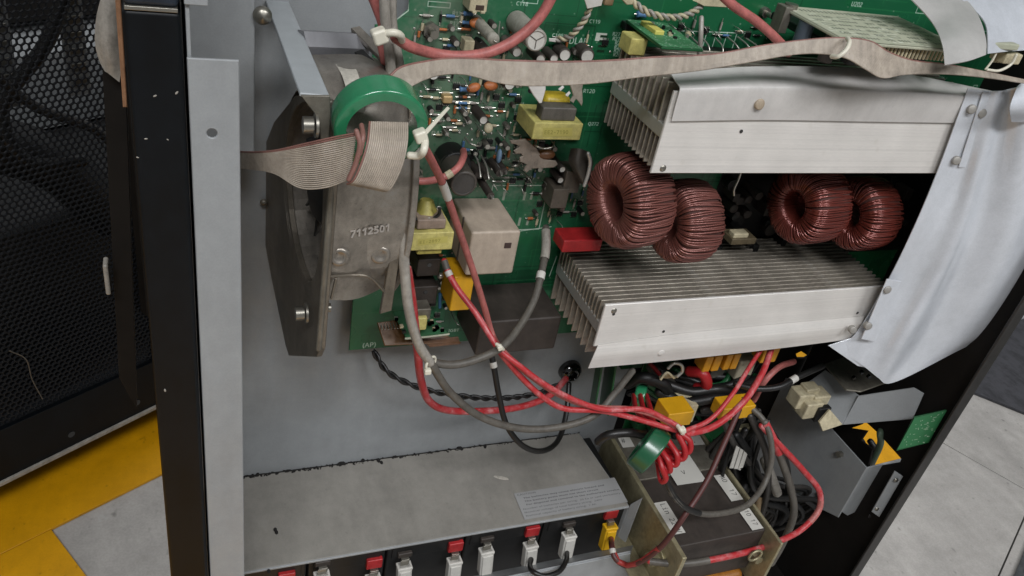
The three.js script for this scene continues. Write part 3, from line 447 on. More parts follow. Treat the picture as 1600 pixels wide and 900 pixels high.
  obj('disc_capacitor', new THREE.SphereGeometry(.0032, 14, 10).scale(1, 1, .5).rotateX(-.4).translate(...[0.1846, 0.5986, 0.024]), M.ivory, BRD);
  o = obj('crystal_can', rbox(0.1538, 0.1603, 0.6117, 0.6169, 0.0127, 0.0190, .0012), mat(0xb59a6c, { roughness: .4, metalness: .4 }), BRD);
  obj('terminal_block', rbox(0.1617, 0.1681, 0.6453, 0.6531, 0.0127, 0.0220, .0008), M.ivory, BRD);
  // standoff nut
  for (const [p, s] of [[[0.1423, 0.6553, 0.0127], 1], [[0.3731, 0.6827, 0.0127], .7], [[0.1448, 0.5629, 0.0127], .6]]) { o = obj('standoff_nut', new THREE.CylinderGeometry(.0052 * s, .0052 * s, .004, 6).rotateX(Math.PI / 2).translate(p[0], p[1], .0145), M.zinc, BRD); obj('stud', rod([p[0], p[1], .013], [p[0], p[1], .023], .0026 * s, .0026 * s, 12), M.zinc, o); }
  // small heatsink stars
  o = obj('small_heatsink', slab([[0.1958, 0.5955, 0.036], [0.2066, 0.5966, 0.036], [0.2149, 0.5909, 0.036], [0.2197, 0.5851, 0.036], [0.2249, 0.5823, 0.036], [0.2311, 0.5815, 0.036], [0.233, 0.5791, 0.036], [0.2307, 0.5768, 0.036], [0.2234, 0.5763, 0.036], [0.2143, 0.5758, 0.036], [0.2117, 0.573, 0.036], [0.2091, 0.5744, 0.036], [0.2099, 0.5772, 0.036], [0.211, 0.5786, 0.036], [0.2081, 0.5799, 0.036], [0.2052, 0.5808, 0.036], [0.2047, 0.5836, 0.036], [0.2066, 0.5849, 0.036], [0.2049, 0.5867, 0.036], [0.2015, 0.5863, 0.036], [0.1997, 0.5885, 0.036], [0.202, 0.5903, 0.036], [0.2031, 0.5917, 0.036], [0.2002, 0.593, 0.036], [0.1971, 0.5934, 0.036]], .0016), mat(0x9d938b, { metalness: .35, roughness: .5, map: rep(T.dusty, 12) }), BRD);
  obj('brown_resin', new THREE.IcosahedronGeometry(.0052, 1).scale(1.3, .7, .7).translate(...[0.2236, 0.5855, 0.034]), mat(0x5d3d25, { roughness: .4 }), o);
  o = obj('small_heatsink', slab([[0.2225, 0.642, 0.042], [0.2364, 0.6426, 0.042], [0.2347, 0.6385, 0.042], [0.2351, 0.6335, 0.042], [0.2375, 0.6252, 0.042], [0.2373, 0.6226, 0.042], [0.2338, 0.6259, 0.042], [0.2322, 0.6271, 0.042], [0.2311, 0.6241, 0.042], [0.2285, 0.6257, 0.042], [0.2299, 0.6291, 0.042], [0.2276, 0.6332, 0.042]], .0016), mat(0xaaa39a, { metalness: .35, roughness: .5, map: rep(T.dusty, 12) }), BRD);
  obj('tab', slab([[0.2175, 0.634, 0.045], [0.2199, 0.6366, 0.045], [0.2211, 0.6354, 0.045], [0.219, 0.6328, 0.045]], .0014), M.aluWhite, o); obj('tab', slab([[0.223, 0.6305, 0.045], [0.2251, 0.6331, 0.045], [0.2262, 0.6319, 0.045], [0.2246, 0.6293, 0.045]], .0014), M.aluWhite, o);
  o = obj('small_heatsink', slab([[0.1908, 0.642, 0.05], [0.2047, 0.6427, 0.05], [0.2066, 0.6356, 0.05], [0.2059, 0.627, 0.05], [0.2043, 0.6266, 0.05], [0.1995, 0.6313, 0.05]], .0018), M.aluWhite, BRD);
  obj('hole', rod([0.1982, 0.6332, 0.047], [0.1975, 0.6338, 0.0485], .0016), M.glassBlack, o);
  // dark bracket with bright edge by the copper coils
  o = obj('small_heatsink', sheet([[[0.2434, 0.588, 0.03], [0.2468, 0.5899, 0.034], [0.2546, 0.5872, 0.034]], [[0.2428, 0.5805, 0.032], [0.2461, 0.5797, 0.038], [0.2575, 0.5816, 0.036]], [[0.2512, 0.5682, 0.036], [0.253, 0.5675, 0.042], [0.2566, 0.5703, 0.04]]], .002, 10, 10), mat(0x54504c, { metalness: .5, roughness: .42, map: rep(T.dusty, 10) }), BRD);
  obj('bright_edge', wire([[0.2487, 0.5911, 0.044], [0.2515, 0.5856, 0.044], [0.2524, 0.5762, 0.044], [0.2516, 0.5676, 0.044]], .0013), M.alu, o);
  for (const q of [[0.2369, 0.2491, 0.5427, 0.5579, 0.0127, 0.0310], [0.2445, 0.2568, 0.5536, 0.5704, 0.0127, 0.0290]]) obj('box_capacitor', rbox(...q, .0008), mat(0x5a544d, { roughness: .55, map: rep(T.dusty, 12) }), BRD);
  // upright leads in a row
  for (const [a, b] of [[[0.181, 0.5768, 0.016], [0.181, 0.5683, 0.034]], [[0.1861, 0.5755, 0.016], [0.1869, 0.5673, 0.034]], [[0.1952, 0.5723, 0.016], [0.1945, 0.5707, 0.036]], [[0.2, 0.5686, 0.02], [0.1983, 0.571, 0.034]], [[0.1871, 0.5577, 0.03], [0.1869, 0.5593, 0.046]]]) { o = obj('upright_resistor', rod([b[0], b[1], .014], [b[0], b[1], b[2] - .004], .0026, .0026, 10), M.darkPlastic, BRD); obj('lead', wire([a, [(a[0] * .6 + b[0] * .4), a[1] * .6 + b[1] * .4 + .001, b[2] * .8], b, [b[0] + .001, b[1] + .0005, b[2] - .003]], .0006), M.solder, o); }
  for (const pts of [[[0.1716, 0.5899, 0.02], [0.1724, 0.5902, 0.03], [0.1777, 0.5889, 0.03], [0.183, 0.5869, 0.02]], [[0.2058, 0.572, 0.02], [0.2053, 0.5741, 0.028], [0.2088, 0.575, 0.028], [0.2127, 0.5748, 0.02]], [[0.202, 0.5904, 0.02], [0.2025, 0.5924, 0.03], [0.21, 0.5865, 0.02]]]) obj('jumper_wire', wire(pts, .0007), M.solder, BRD);
  // flat transistors
  for (const q of [[0.1465, 0.1626, 0.4931, 0.5069, 0.0127, 0.0340], [0.1452, 0.1626, 0.4707, 0.4859, 0.0127, 0.0360]]) { o = obj('transistor', rbox(...q, .001), M.darkPlastic, BRD); const [x0, x1, y0, y1, , z1] = q; obj('hole', rod([(x0 + x1) / 2, y1 - .0045, z1 - .001], [(x0 + x1) / 2, y1 - .0045, z1 + .0002], .0016, .0016, 12), M.glassBlack, o); }
  o = obj('upright_resistor', lathe([[0, 0], [.0012, 0], [.0012, .02], [0, .02]], [0.1732, 0.4527, 0.016], [0.1656, 0.4854, 0.03]), mat(0x3f77a8, { roughness: .4 }), BRD); obj('bead', new THREE.SphereGeometry(.0024, 10, 8).translate(...[0.1646, 0.491, 0.031]), M.solder, o);
}

{ // fine population of the busy area
  const placed = [], free = (x, y, r) => { for (const [a, b, c] of placed) if (Math.hypot(x - a, y - b) < r + c) return false; placed.push([x, y, r]); return true; };
  const zones = [[[0.1386, 0.6292, 0.0125], [0.2091, 0.5885, 0.0125], 120], [[0.1729, 0.5909, 0.0125], [0.2383, 0.55, 0.0125], 90], [[0.1327, 0.6643, 0.0125], [0.1972, 0.6411, 0.0125], 36], [[0.2234, 0.6417, 0.0125], [0.2654, 0.6575, 0.0125], 12], [[0.1474, 0.4989, 0.0125], [0.1852, 0.4374, 0.0125], 40], [[0.2321, 0.556, 0.0125], [0.2701, 0.5216, 0.0125], 26], [[0.2992, 0.6723, 0.0125], [0.3845, 0.6649, 0.0125], 20]];
  const bands = [M.ivory, M.blue, M.blackPlastic, M.orange, M.greyWireLight, M.ivory];
  for (const [a, b, n] of zones) for (let k = 0, tries = 0; k < n && tries < n * 6; tries++) {
    const x = rr(Math.min(a[0], b[0]), Math.max(a[0], b[0])), y = rr(Math.min(a[1], b[1]), Math.max(a[1], b[1])), q = rnd();
    if (!free(x, y, q < .2 ? .003 : .0019)) continue; k++;
    if (q < .5) { const v = rnd() < .5, l = rr(.0034, .0052), r = rr(.0007, .0011), d = v ? [0, 1] : [1, 0], o = obj('axial_part', rod([x - d[0] * l / 2, y - d[1] * l / 2, .0138], [x + d[0] * l / 2, y + d[1] * l / 2, .0138], r, r, 8), bands[rnd() * 6 | 0], BRD); obj('lead', rod([x - d[0] * l, y - d[1] * l, .0136], [x + d[0] * l, y + d[1] * l, .0136], .0003, .0003, 5), M.solder, o); }
    else if (q < .64) { const r = rr(.0014, .0022), h = rr(.004, .009), o = obj('small_can', lathe([[r, 0], [r, h - .0004], [r * .85, h], [0, h]], [x, y, .0126], [x, y, 1], 12), [M.blackPlastic, M.darkPlastic, M.greyWire][rnd() * 3 | 0], BRD); obj('can_top', rod([x, y, .0126 + h], [x, y, .0128 + h], r * .8, r * .8, 10), M.solder, o); }
    else if (q < .76) { const o = obj('chip', rbox(x - .0021, x + .0021, y - .0016, y + .0016, .0129, .0144, .0003), M.blackPlastic, BRD); for (let j = 0; j < 4; j++) obj('pin', sbox(x - .0019 + j * .0012, x - .0014 + j * .0012, y - .0026, y + .0026, .0127, .0131), M.solder, o); }
    else if (q < .88) { const h = rr(.006, .014); obj('bent_lead', wire([[x, y, .0126], [x + rr(-.001, .001), y + rr(0, .001), .0126 + h * .7], [x + rr(.0015, .0035), y - rr(.0015, .003), .0126 + h], [x + rr(.003, .005), y - rr(.003, .006), .0126 + h * .55]], .00035, 10, 5), M.solder, BRD); }
    else obj('pad', rod([x, y, .0126], [x, y, .013], .0009, .0005, 8), M.solder, BRD);
  }
}
// cards plugged into the board
{
  const silk = (w, h, base, pads, yel) => print(w, h, (x) => { x.fillStyle = base; x.fillRect(0, 0, w, h); for (let k = 0; k < pads; k++) { x.fillStyle = `rgba(205,212,200,${rr(.35, .9)})`; const s = rr(2, 6); x.fillRect(rnd() * w, rnd() * h, s * rr(1, 2), s); } x.strokeStyle = 'rgba(60,120,80,.6)'; for (let k = 0; k < 40; k++) { x.beginPath(); const a = rnd() * w, b = rnd() * h; x.moveTo(a, b); x.lineTo(a + rr(-60, 60), b + rr(-40, 40)); x.stroke(); } });
  const k = thing('plug_in_card', 'green card with a yellow chip plugged in above the flat grey cable', 'circuit card');
  const y = [0.2798, 0.6714, 0.018][1];
  const A = [0.2672, 0.6714, 0.018], B = [0.2962, 0.6721, 0.018], z1 = .068, pts = [[A[0], y, .018], [B[0], y, .018], [B[0] - .001, y, z1], [A[0] - .001, y, z1]];
  obj('card', slab(pts, .0016), M.green, k);
  obj('printed_face', decal([pts[3][0], y + .0003, z1], [pts[2][0], y + .0003, z1], [pts[0][0], y + .0003, .018]), silk(256, 256, '#3d7a50', 260), k, true);
  obj('chip', rbox(A[0] + .006, A[0] + .0125, y, y + .0028, .026, .046, .0006), mat(0xc9c063), k);
  for (let i = 0; i < 16; i++) obj('chip', sbox(...(() => { const x = A[0] + rr(.012, .034), z = rr(.022, .054), w = rr(.0006, .0016); return [x - w, x + w, y, y + rr(.001, .0025), z - w, z + w]; })()), [M.solder, M.ivory, M.blackPlastic][i % 3], k);
  obj('yellow_coil', rbox(0.2591, 0.2707, 0.6577, 0.6682, 0.0300, 0.0450, .001), M.yellowTape, k);
  obj('header', rbox(A[0], B[0], y - .006, y - .0018, .0128, .02, .0006), M.blackPlastic, k);
  // comb of bent pins beside it
  const comb = thing('pin_comb', 'row of bent bare pins rising beside the plug-in card', 'pins');
  for (const [a, b] of [[[0.3129, 0.6634, 0.016], [0.3211, 0.6533, 0.03]], [[0.3201, 0.663, 0.016], [0.327, 0.6536, 0.03]], [[0.328, 0.6634, 0.016], [0.3296, 0.6546, 0.03]], [[0.3393, 0.6633, 0.016], [0.3393, 0.656, 0.03]], [[0.3485, 0.6647, 0.016], [0.3541, 0.6577, 0.03]], [[0.3567, 0.6653, 0.016], [0.3616, 0.6599, 0.03]], [[0.3638, 0.6648, 0.016], [0.3681, 0.662, 0.03]]]) obj('pin', wire([a, [a[0] * .7 + b[0] * .3, a[1] * .7 + b[1] * .3, .026], b], .0006), M.solder, comb);
  obj('pin_block', rbox(0.3150, 0.3785, 0.6469, 0.6568, 0.0128, 0.0240, .001), M.blackPlastic, comb);

  // large pale control card, upper right
  const c = thing('control_card', 'large pale green card, solder side up, with printed legends, upper right', 'circuit card');
  const cy = [0.3537, 0.6968, 0.05][1], q0 = [0.3537, 0.6968, 0.05];
  const P0 = [q0[0], cy, .05], yy = cy;
  const pr = print(768, 384, (x, w, h) => { x.fillStyle = '#b4b49f'; x.fillRect(0, 0, w, h); for (let m = 0; m < 260; m++) { x.fillStyle = `rgba(${rnd() < .5 ? '222,224,210' : '150,158,134'},${rr(.4, .8)})`; x.fillRect(rnd() * w, rnd() * h, rr(8, 40), rr(5, 12)); } x.fillStyle = 'rgba(52,60,50,.9)'; for (let i = 0; i < 24; i++) x.fillRect(70 + i * 26, 30, 11, 26); x.font = 'bold 34px sans-serif'; for (let j = 0; j < 6; j++) for (let i = 0; i < 7; i++) { const q = rnd(), X = 50 + i * 100 + rr(-16, 16) + j * 6, Y = 96 + j * 46; if (q < .4) x.fillText('RCU'[rnd() * 3 | 0] + (10 + rnd() * 80 | 0), X, Y + 22); else if (q < .85) for (let m = 0; m < 4; m++) x.fillRect(X + m * 20, Y, 10, 18); else { x.lineWidth = 4; x.strokeStyle = 'rgba(52,60,50,.8)'; x.strokeRect(X, Y, 60, 24); } } });
  const zf = .118, X0 = P0[0], X1 = X0 + .098;
  obj('card', slab([[X0, yy, .05], [X1, yy, .05], [X1 - .002, yy, zf], [X0 - .002, yy, zf]], .0016), M.greenPale, c);
  obj('printed_face', decal([X0 - .0012, yy + .0003, zf - .001], [X1 - .003, yy + .0003, zf - .001], [X0 + .001, yy + .0003, .051]), pr, c, true);
  for (let i = 0; i < 22; i++) obj('pin', sbox(X0 + .03 + i * .003, X0 + .0312 + i * .003, yy - .008, yy - .0017, zf - .004, zf - .003), M.ivory, c);
  for (let i = 0; i < 5; i++) obj('component', rod([X0 + .006 + i * .018, yy - .002, zf - .02], [X0 + .006 + i * .018, yy - .018, zf - .02], .0045, .0045, 12), [M.darkPlastic, M.blackPlastic, M.yellowDull][i % 3], c);
  obj('component', rod([X0 + .004, yy - .002, .075], [X0 + .004, yy - .02, .075], .005, .005, 14), mat(0x5f6a75, { metalness: .5, roughness: .35 }), c);
  obj('connector', rbox(X0 - .004, X0 + .002, yy - .014, yy + .002, .052, .062, .0006), M.steelDirty, c);
  for (const [u0, u1, h] of [[.012, .03, .014], [.033, .05, .016], [.053, .078, .015], [.08, .097, .016]]) obj('added_dark_block', rbox(X0 + u0, X0 + u1, yy - h, yy - .009, .03, .088, .001), M.blackPlastic, c);  // black blocks added to darken the space under the card
  obj('standoff', rod([X0 + .004, yy, .056], [X0 + .004, yy + .003, .056], .0042, .0042, 14), M.zinc, c);

  // brown card with an upright module, low left
  const b = thing('brown_card', 'brown phenolic card with an upright module at the lower left of the main board', 'circuit card');
  obj('card', slab([[0.1258, 0.445, 0.02], [0.15, 0.4476, 0.02], [0.188, 0.4303, 0.032], [0.1297, 0.4352, 0.034]], .0016), mat(0x6e4a20, { roughness: .45, map: rep(T.dusty, 14) }), b);
  obj('card_edge', slab([[0.1574, 0.4362, 0.0335], [0.1846, 0.4372, 0.0335], [0.1875, 0.4303, 0.0335], [0.164, 0.4296, 0.0335]], .0014), mat(0x7b5c48, { roughness: .5, map: rep(T.dusty, 14) }), b);
  obj('module', slab([[0.1361, 0.4553, 0.022], [0.1566, 0.46, 0.026], [0.1721, 0.4501, 0.045], [0.1419, 0.4472, 0.042]], .0016), M.green, b);
  obj('module_edge', wire([[0.1418, 0.447, 0.0425], [0.1572, 0.448, 0.0435], [0.1719, 0.4505, 0.0455]], .0009), M.greenPale, b);
  obj('coil', rbox(0.1448, 0.1533, 0.4590, 0.4697, 0.0360, 0.0500, .0012), M.yellowTape, b); obj('core', rbox(0.1450, 0.1561, 0.4654, 0.4750, 0.0340, 0.0470, .001), M.steelDirty, b);
  for (let i = 0; i < 14; i++) { const p = [[[0.1591, 0.4603, 0.045], [0.1634, 0.4555, 0.045], [0.1675, 0.4528, 0.045], [0.1617, 0.4539, 0.045], [0.1573, 0.4594, 0.045], [0.133, 0.4658, 0.045], [0.1373, 0.4589, 0.045], [0.1396, 0.4542, 0.045]]][0][i % 8]; obj('chip', sbox(p[0] - .0012, p[0] + .0012, p[1] - .001, p[1] + .001, p[2] - .004 + i * .0002, p[2] - .0005), [M.ivory, M.blackPlastic, M.solder][i % 3], b); }
  for (let i = 0; i < 7; i++) { const p = [0.1286, 0.446, 0.024]; obj('pin', rod([p[0] + i * .0022, p[1], .021], [p[0] + i * .0022, p[1] - .001, .028], .0004, .0004, 5), M.solder, b); }
}

// ---------------------------------------------------------------- finned heat sinks
function heatSink(name, label, z0, z1, xL, xR, web, up, down, nUp, nDown, cover) {
  const h = thing(name, label, 'heat sink', 'finned heat sinks');
  obj('web', rbox(xL, xR, web - .0042, web + .0042, z0, z1 - .0022, .0006), M.alu, h);
  for (let i = 0; i < nUp; i++) { const z = z0 + (z1 - .004 - z0) * i / nUp; obj('fin', rbox(xL + (i ? 0 : 0), xR - rr(0, .0015), web + .0029, up, z, z + .0018, .0004), M.aluFin, h); }
  for (let i = 0; i < nDown; i++) { const z = z0 + (z1 - .004 - z0) * i / nDown; obj('fin', rbox(xL + .0008, xR, down, web - .0029, z, z + .0013, .0004), M.aluFin, h); }
  return h;
}
{
  // lower one
  const zf = .0955, tl = [0.2604, 0.504, 0.0955], tr = [0.4984, 0.5078, 0.0955], bl = [0.2604, 0.4519, 0.0955], wb = [0.2582, 0.4903, 0.0955];
  const h = heatSink('heat_sink', 'lower aluminium heat sink with rows of fins facing up under the copper coils', .0175, zf, tl[0], tr[0] + .015, wb[1] - .006, tl[1], bl[1] + .004, 15, 9);
  const br = [0.4999, 0.4563, 0.0955];
  const fp = obj('front_plate', slab([[tl[0] - .0006, tl[1] + .0012, zf], [tr[0] + .016, tl[1] + .0012, zf], [tr[0] + .016, bl[1] + .018, zf], [tl[0] - .0006, bl[1] + .018, zf]], .0022), M.aluWhite, h);
  for (const p of [[0.268, 0.4972, 0.0957], [0.3132, 0.4784, 0.0957], [0.4903, 0.4809, 0.0957]]) obj('screw_hole', [rod([p[0], p[1], zf - .001], [p[0], p[1], zf + .0003], .0011, .0011, 12)], M.glassBlack, fp);
  obj('rivet', lathe([[0, .001], [.0016, .0008], [.0022, 0]], [[0.2676, 0.4971, 0.0955][0], [0.2676, 0.4971, 0.0955][1] + .0028, zf], [[0.2676, 0.4971, 0.0955][0], [0.2676, 0.4971, 0.0955][1] + .0028, 1], 14), M.zinc, fp);
  // insulating paper folded round its lower edge
  const pp = one('insulating_sheet', sheet([[[0.2623, 0.4712, 0.0962], [0.3262, 0.4753, 0.0962], [0.4048, 0.4766, 0.0962], [0.4982, 0.4775, 0.0962]], [[0.2602, 0.4633, 0.0975], [0.3231, 0.4649, 0.0982], [0.4071, 0.4669, 0.0988], [0.4973, 0.4701, 0.098]], [[0.2596, 0.4515, 0.0964], [0.3286, 0.451, 0.0964], [0.4148, 0.4524, 0.0964], [0.4991, 0.4551, 0.0964]]], .0006, 40, 16), M.aluWhite, 'creased white insulating sheet folded along the bottom of the lower heat sink', 'insulating sheet');
  obj('dimple', new THREE.SphereGeometry(.003, 14, 8).scale(1, 1, .35).translate(...[0.3154, 0.4609, 0.098]), pp.material, pp);
  // upper one
  const tl2 = [0.2595, 0.6608, 0.1], bl2 = [0.2623, 0.6054, 0.1], br2 = [0.5018, 0.6094, 0.1], w2 = [0.2617, 0.6314, 0.1];
  const u = heatSink('heat_sink', 'upper aluminium heat sink with long downward fins behind a white front plate', .0285, .1, bl2[0], br2[0] + .012, w2[1], tl2[1] - .002, bl2[1] + .0012, 10, 13);
  const f2 = obj('front_plate', slab([[bl2[0] - .0006, bl2[1], .1], [br2[0] + .012, bl2[1], .1], [br2[0] + .012, tl2[1] - .004, .1], [bl2[0] - .0006, tl2[1] - .004, .1]], .0022), M.aluWhite, u);
  for (const p of [[0.2691, 0.6092, 0.1], [0.3162, 0.6337, 0.1], [0.4911, 0.6379, 0.1]]) obj('screw_hole', rod([p[0], p[1], .099], [p[0], p[1], .1004], .0012, .0012, 12), M.glassBlack, f2);
  obj('rivet', lathe([[0, .001], [.0016, .0008], [.0022, 0]], [0.2692, 0.6088, 0.1001], [[0.2692, 0.6088, 0.1001][0], [0.2692, 0.6088, 0.1001][1], 1], 14), M.zinc, f2);
  // white film lid over its upper half
  const X0 = [0.2641, 0.6401, 0.1015][0], X1 = [0.5134, 0.6503, 0.1015][0];
  const lid = one('film_cover', sheet([[[0.2662, 0.6617, 0.083], [0.3361, 0.6675, 0.08], [0.4265, 0.6694, 0.081], [0.5323, 0.6619, 0.09]], [[0.2646, 0.6607, 0.0925], [0.3292, 0.6654, 0.091], [0.4181, 0.6669, 0.092], [0.5265, 0.6623, 0.096]], [[0.2634, 0.6595, 0.1012], [0.3222, 0.6635, 0.1022], [0.4102, 0.6644, 0.1024], [0.5053, 0.6636, 0.1022]], [[0.2631, 0.6588, 0.1022], [0.3218, 0.6627, 0.1032], [0.4098, 0.6635, 0.1034], [0.5034, 0.6625, 0.103]], [[0.2634, 0.6492, 0.102], [0.3261, 0.6529, 0.103], [0.4148, 0.6544, 0.1034], [0.497, 0.6549, 0.1026]], [[0.2642, 0.6397, 0.1015], [0.3316, 0.6422, 0.1015], [0.4226, 0.6433, 0.1015], [0.4921, 0.6442, 0.1015]]], .0006, 48, 50), mat(0xcdcac6, { roughness: .42, map: rep(T.alu, 5) }), 'white plastic film folded over the top of the upper heat sink', 'plastic film');
  { const p = [0.3194, 0.6527, 0.104]; obj('film_button', lathe([[0, .0012], [.0026, .0011], [.0034, .0003], [.0034, -.001]], p, [p[0], p[1] + .2, p[2] + 1], 18), M.beige, lid); }
}

// ---------------------------------------------------------------- copper coils
function coil(c, R, hole, len, tilt, yaw, n, m, label) {
  const t = thing('copper_coil', label, 'coil', 'copper toroid coils'); t.position.set(...c); t.rotation.set(0, yaw, tilt);
  const turns = [], prof = [];
  const h = len / 2, rc = (R - hole) / 2, rm = (R + hole) / 2;
  for (let k = 0; k < 20; k++) { const a = k / 20 * Math.PI * 2, sx = Math.sign(Math.cos(a)) * Math.abs(Math.cos(a)) ** .62, sy = Math.sign(Math.sin(a)) * Math.abs(Math.sin(a)) ** .62; prof.push([sx * h, rm + sy * rc]); }
  for (let i = 0; i < n; i++) {
    const a = (i + rr(-.3, .3)) / n * Math.PI * 2, da = rr(-.05, .05), dr = rr(-.0005, .0007), q = prof.map(([x, r]) => { const b = a + da * x / h; const r2 = r + (r > rm ? dr : 0); return new THREE.Vector3(x * (1 + dr * 20), r2 * Math.sin(b), r2 * Math.cos(b)); });
    turns.push(new THREE.TubeGeometry(new THREE.CatmullRomCurve3(q, true), 34, R * 2 * Math.PI / n * .47, 6, true));
  }
  obj('winding', turns, m, t).userData.kind = 'stuff';
  const lp = prof.map(([x, r]) => new THREE.Vector2(rm + (r - rm) * .93, x * .93)); lp.push(lp[0].clone());
  obj('core', new THREE.LatheGeometry(lp, 40).rotateZ(Math.PI / 2), M.core, t);
  return t;
}
coil([0.2743, 0.5693, 0.068], .0305, .0105, .034, .04, .16, 132, M.copperDust, 'leftmost copper toroid coil, its round hole facing the camera, above a red block');
coil([0.3173, 0.5562, 0.074], .0275, .0095, .031, .03, .04, 120, M.copperDust, 'dusty copper toroid coil second from left, resting on the lower fins');
coil([0.4329, 0.5595, 0.06], .0285, .0095, .036, .03, .1, 124, M.copper, 'darker red copper toroid coil third from left, half hidden by the upper heat sink');
coil([0.4818, 0.5543, 0.066], .0275, .0095, .032, .02, .04, 120, M.copper, 'rightmost copper toroid coil beside the white film');
one('component_lead', wire([[0.3612, 0.5864, 0.06], [0.3614, 0.5804, 0.06], [0.3607, 0.5724, 0.06], [0.3624, 0.5678, 0.06]], .0008), M.solder, 'single bare silver lead hanging between the copper coils', 'lead');
{ // round capacitors, plus black parts added to darken the gap between the coils
  const k = thing('capacitors_and_dark_filler', 'small dark round capacitors with added black parts and sheet darkening the gap between the copper coils', 'capacitors');
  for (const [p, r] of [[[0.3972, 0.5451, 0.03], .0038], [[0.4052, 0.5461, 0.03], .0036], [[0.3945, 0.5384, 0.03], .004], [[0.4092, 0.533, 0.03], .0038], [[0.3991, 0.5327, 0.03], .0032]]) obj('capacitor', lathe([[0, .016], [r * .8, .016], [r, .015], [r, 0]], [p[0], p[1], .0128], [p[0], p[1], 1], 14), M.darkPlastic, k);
  for (let i = 0; i < 46; i++) { const x = rr([0.3832, 0.554, 0.03][0], [0.5787, 0.5522, 0.03][0]), y = rr([0.4411, 0.5007, 0.03][1], [0.4102, 0.5743, 0.03][1]), r = rr(.002, .006), l = rr(.006, .022); obj('component', i % 2 ? rod([x, y, .0128], [x, y, .0128 + l], r, r, 12) : rbox(x - r, x + r, y - r * 1.3, y + r * 1.3, .0128, .0128 + l, .0006), [M.blackPlastic, M.blackPlastic, M.darkPlastic][i % 3], k); }  // random black parts added so the deep gap looks dark
  obj('added_black_sheet', rbox([0.3848, 0.5454, 0.014][0], .62, [0.4596, 0.4835, 0.014][1], [0.4221, 0.5729, 0.014][1], .0128, .0134, .0002), M.blackPlastic, k);  // black sheet added over the board to deepen the shade there
  const w = thing('fuse_clip', 'small pale clip lying on the fins between the copper coils', 'clip'); obj('clip', rbox(0.3898, 0.4037, 0.5202, 0.5253, 0.0360, 0.0440, .001), M.ivory, w); obj('clip_base', rbox(0.3880, 0.4110, 0.5165, 0.5220, 0.0300, 0.0460, .001), mat(0x5d5340, { roughness: .6, map: rep(T.dusty, 14) }), w);
}

// ---------------------------------------------------------------- white film duct on the right
{
  const d = thing('film_duct', 'large bent white plastic sheet riveted to the heat sinks at the right', 'plastic sheet');
  obj('sheet', sheet([
    [[0.4786, 0.669, 0.104], [0.4965, 0.6686, 0.1055], [0.5012, 0.67, 0.1085], [0.5106, 0.6709, 0.1075], [0.5137, 0.6771, 0.114], [0.5229, 0.6889, 0.119], [0.5673, 0.7094, 0.11]],
    [[0.4839, 0.6391, 0.104], [0.5023, 0.6397, 0.1055], [0.5096, 0.6416, 0.1105], [0.5222, 0.6411, 0.1088], [0.5297, 0.6499, 0.1185], [0.5445, 0.6578, 0.121], [0.5931, 0.676, 0.112]],
    [[0.4884, 0.6109, 0.104], [0.5102, 0.6117, 0.1055], [0.5162, 0.6141, 0.112], [0.5322, 0.6125, 0.1098], [0.5445, 0.6207, 0.121], [0.5655, 0.6314, 0.1205], [0.6168, 0.648, 0.112]],
    [[0.4929, 0.5667, 0.104], [0.5172, 0.5619, 0.108], [0.5272, 0.5622, 0.1145], [0.5464, 0.5582, 0.1125], [0.5669, 0.5648, 0.1245], [0.6043, 0.571, 0.121], [0.676, 0.5783, 0.112]],
    [[0.4979, 0.5139, 0.101], [0.5218, 0.5087, 0.106], [0.5315, 0.5076, 0.114], [0.5554, 0.4993, 0.1115], [0.585, 0.5107, 0.1235], [0.6397, 0.5228, 0.119], [0.7226, 0.5265, 0.11]],
    [[0.4934, 0.463, 0.1], [0.5218, 0.4561, 0.1055], [0.5309, 0.4554, 0.1125], [0.5571, 0.4472, 0.1105], [0.5993, 0.4636, 0.1195], [0.666, 0.4786, 0.115], [0.7555, 0.4925, 0.107]],
    [[0.4862, 0.4465, 0.098], [0.5185, 0.429, 0.104], [0.5334, 0.4199, 0.1085], [0.5478, 0.4126, 0.1095], [0.6021, 0.4486, 0.1155], [0.6667, 0.477, 0.112], [0.7553, 0.4974, 0.104]]], .0007, 64, 48), M.film, d);
  obj('lower_flap', slab([[0.4735, 0.4514, 0.0985], [0.5003, 0.461, 0.1], [0.527, 0.4259, 0.104], [0.5117, 0.4295, 0.102]], .0009), M.film, d);
  const strip = obj('rivet_strip', slab([[0.5043, 0.6131, 0.1062], [0.5214, 0.6132, 0.1064], [0.5117, 0.6662, 0.1068], [0.4907, 0.6682, 0.1062]], .0008), M.film, d);
  const strip2 = obj('rivet_strip', slab([[0.495, 0.4625, 0.1062], [0.5105, 0.4592, 0.1072], [0.5043, 0.5178, 0.1072], [0.4897, 0.5203, 0.1062]], .0008), M.film, d);
  for (const p of [[0.4993, 0.6536, 0.1069], [0.4881, 0.656, 0.107], [0.4982, 0.6187, 0.1068], [0.4944, 0.5109, 0.1075], [0.4938, 0.4763, 0.1075], [0.4828, 0.4716, 0.105]]) obj('rivet', lathe([[0, .0009], [.0024, .0007], [.0032, 0], [.0032, -.003]], p, [p[0] - .3, p[1] + .2, p[2] + 1], 16), mat(0x97948e, { metalness: .35, roughness: .5 }), d);
}
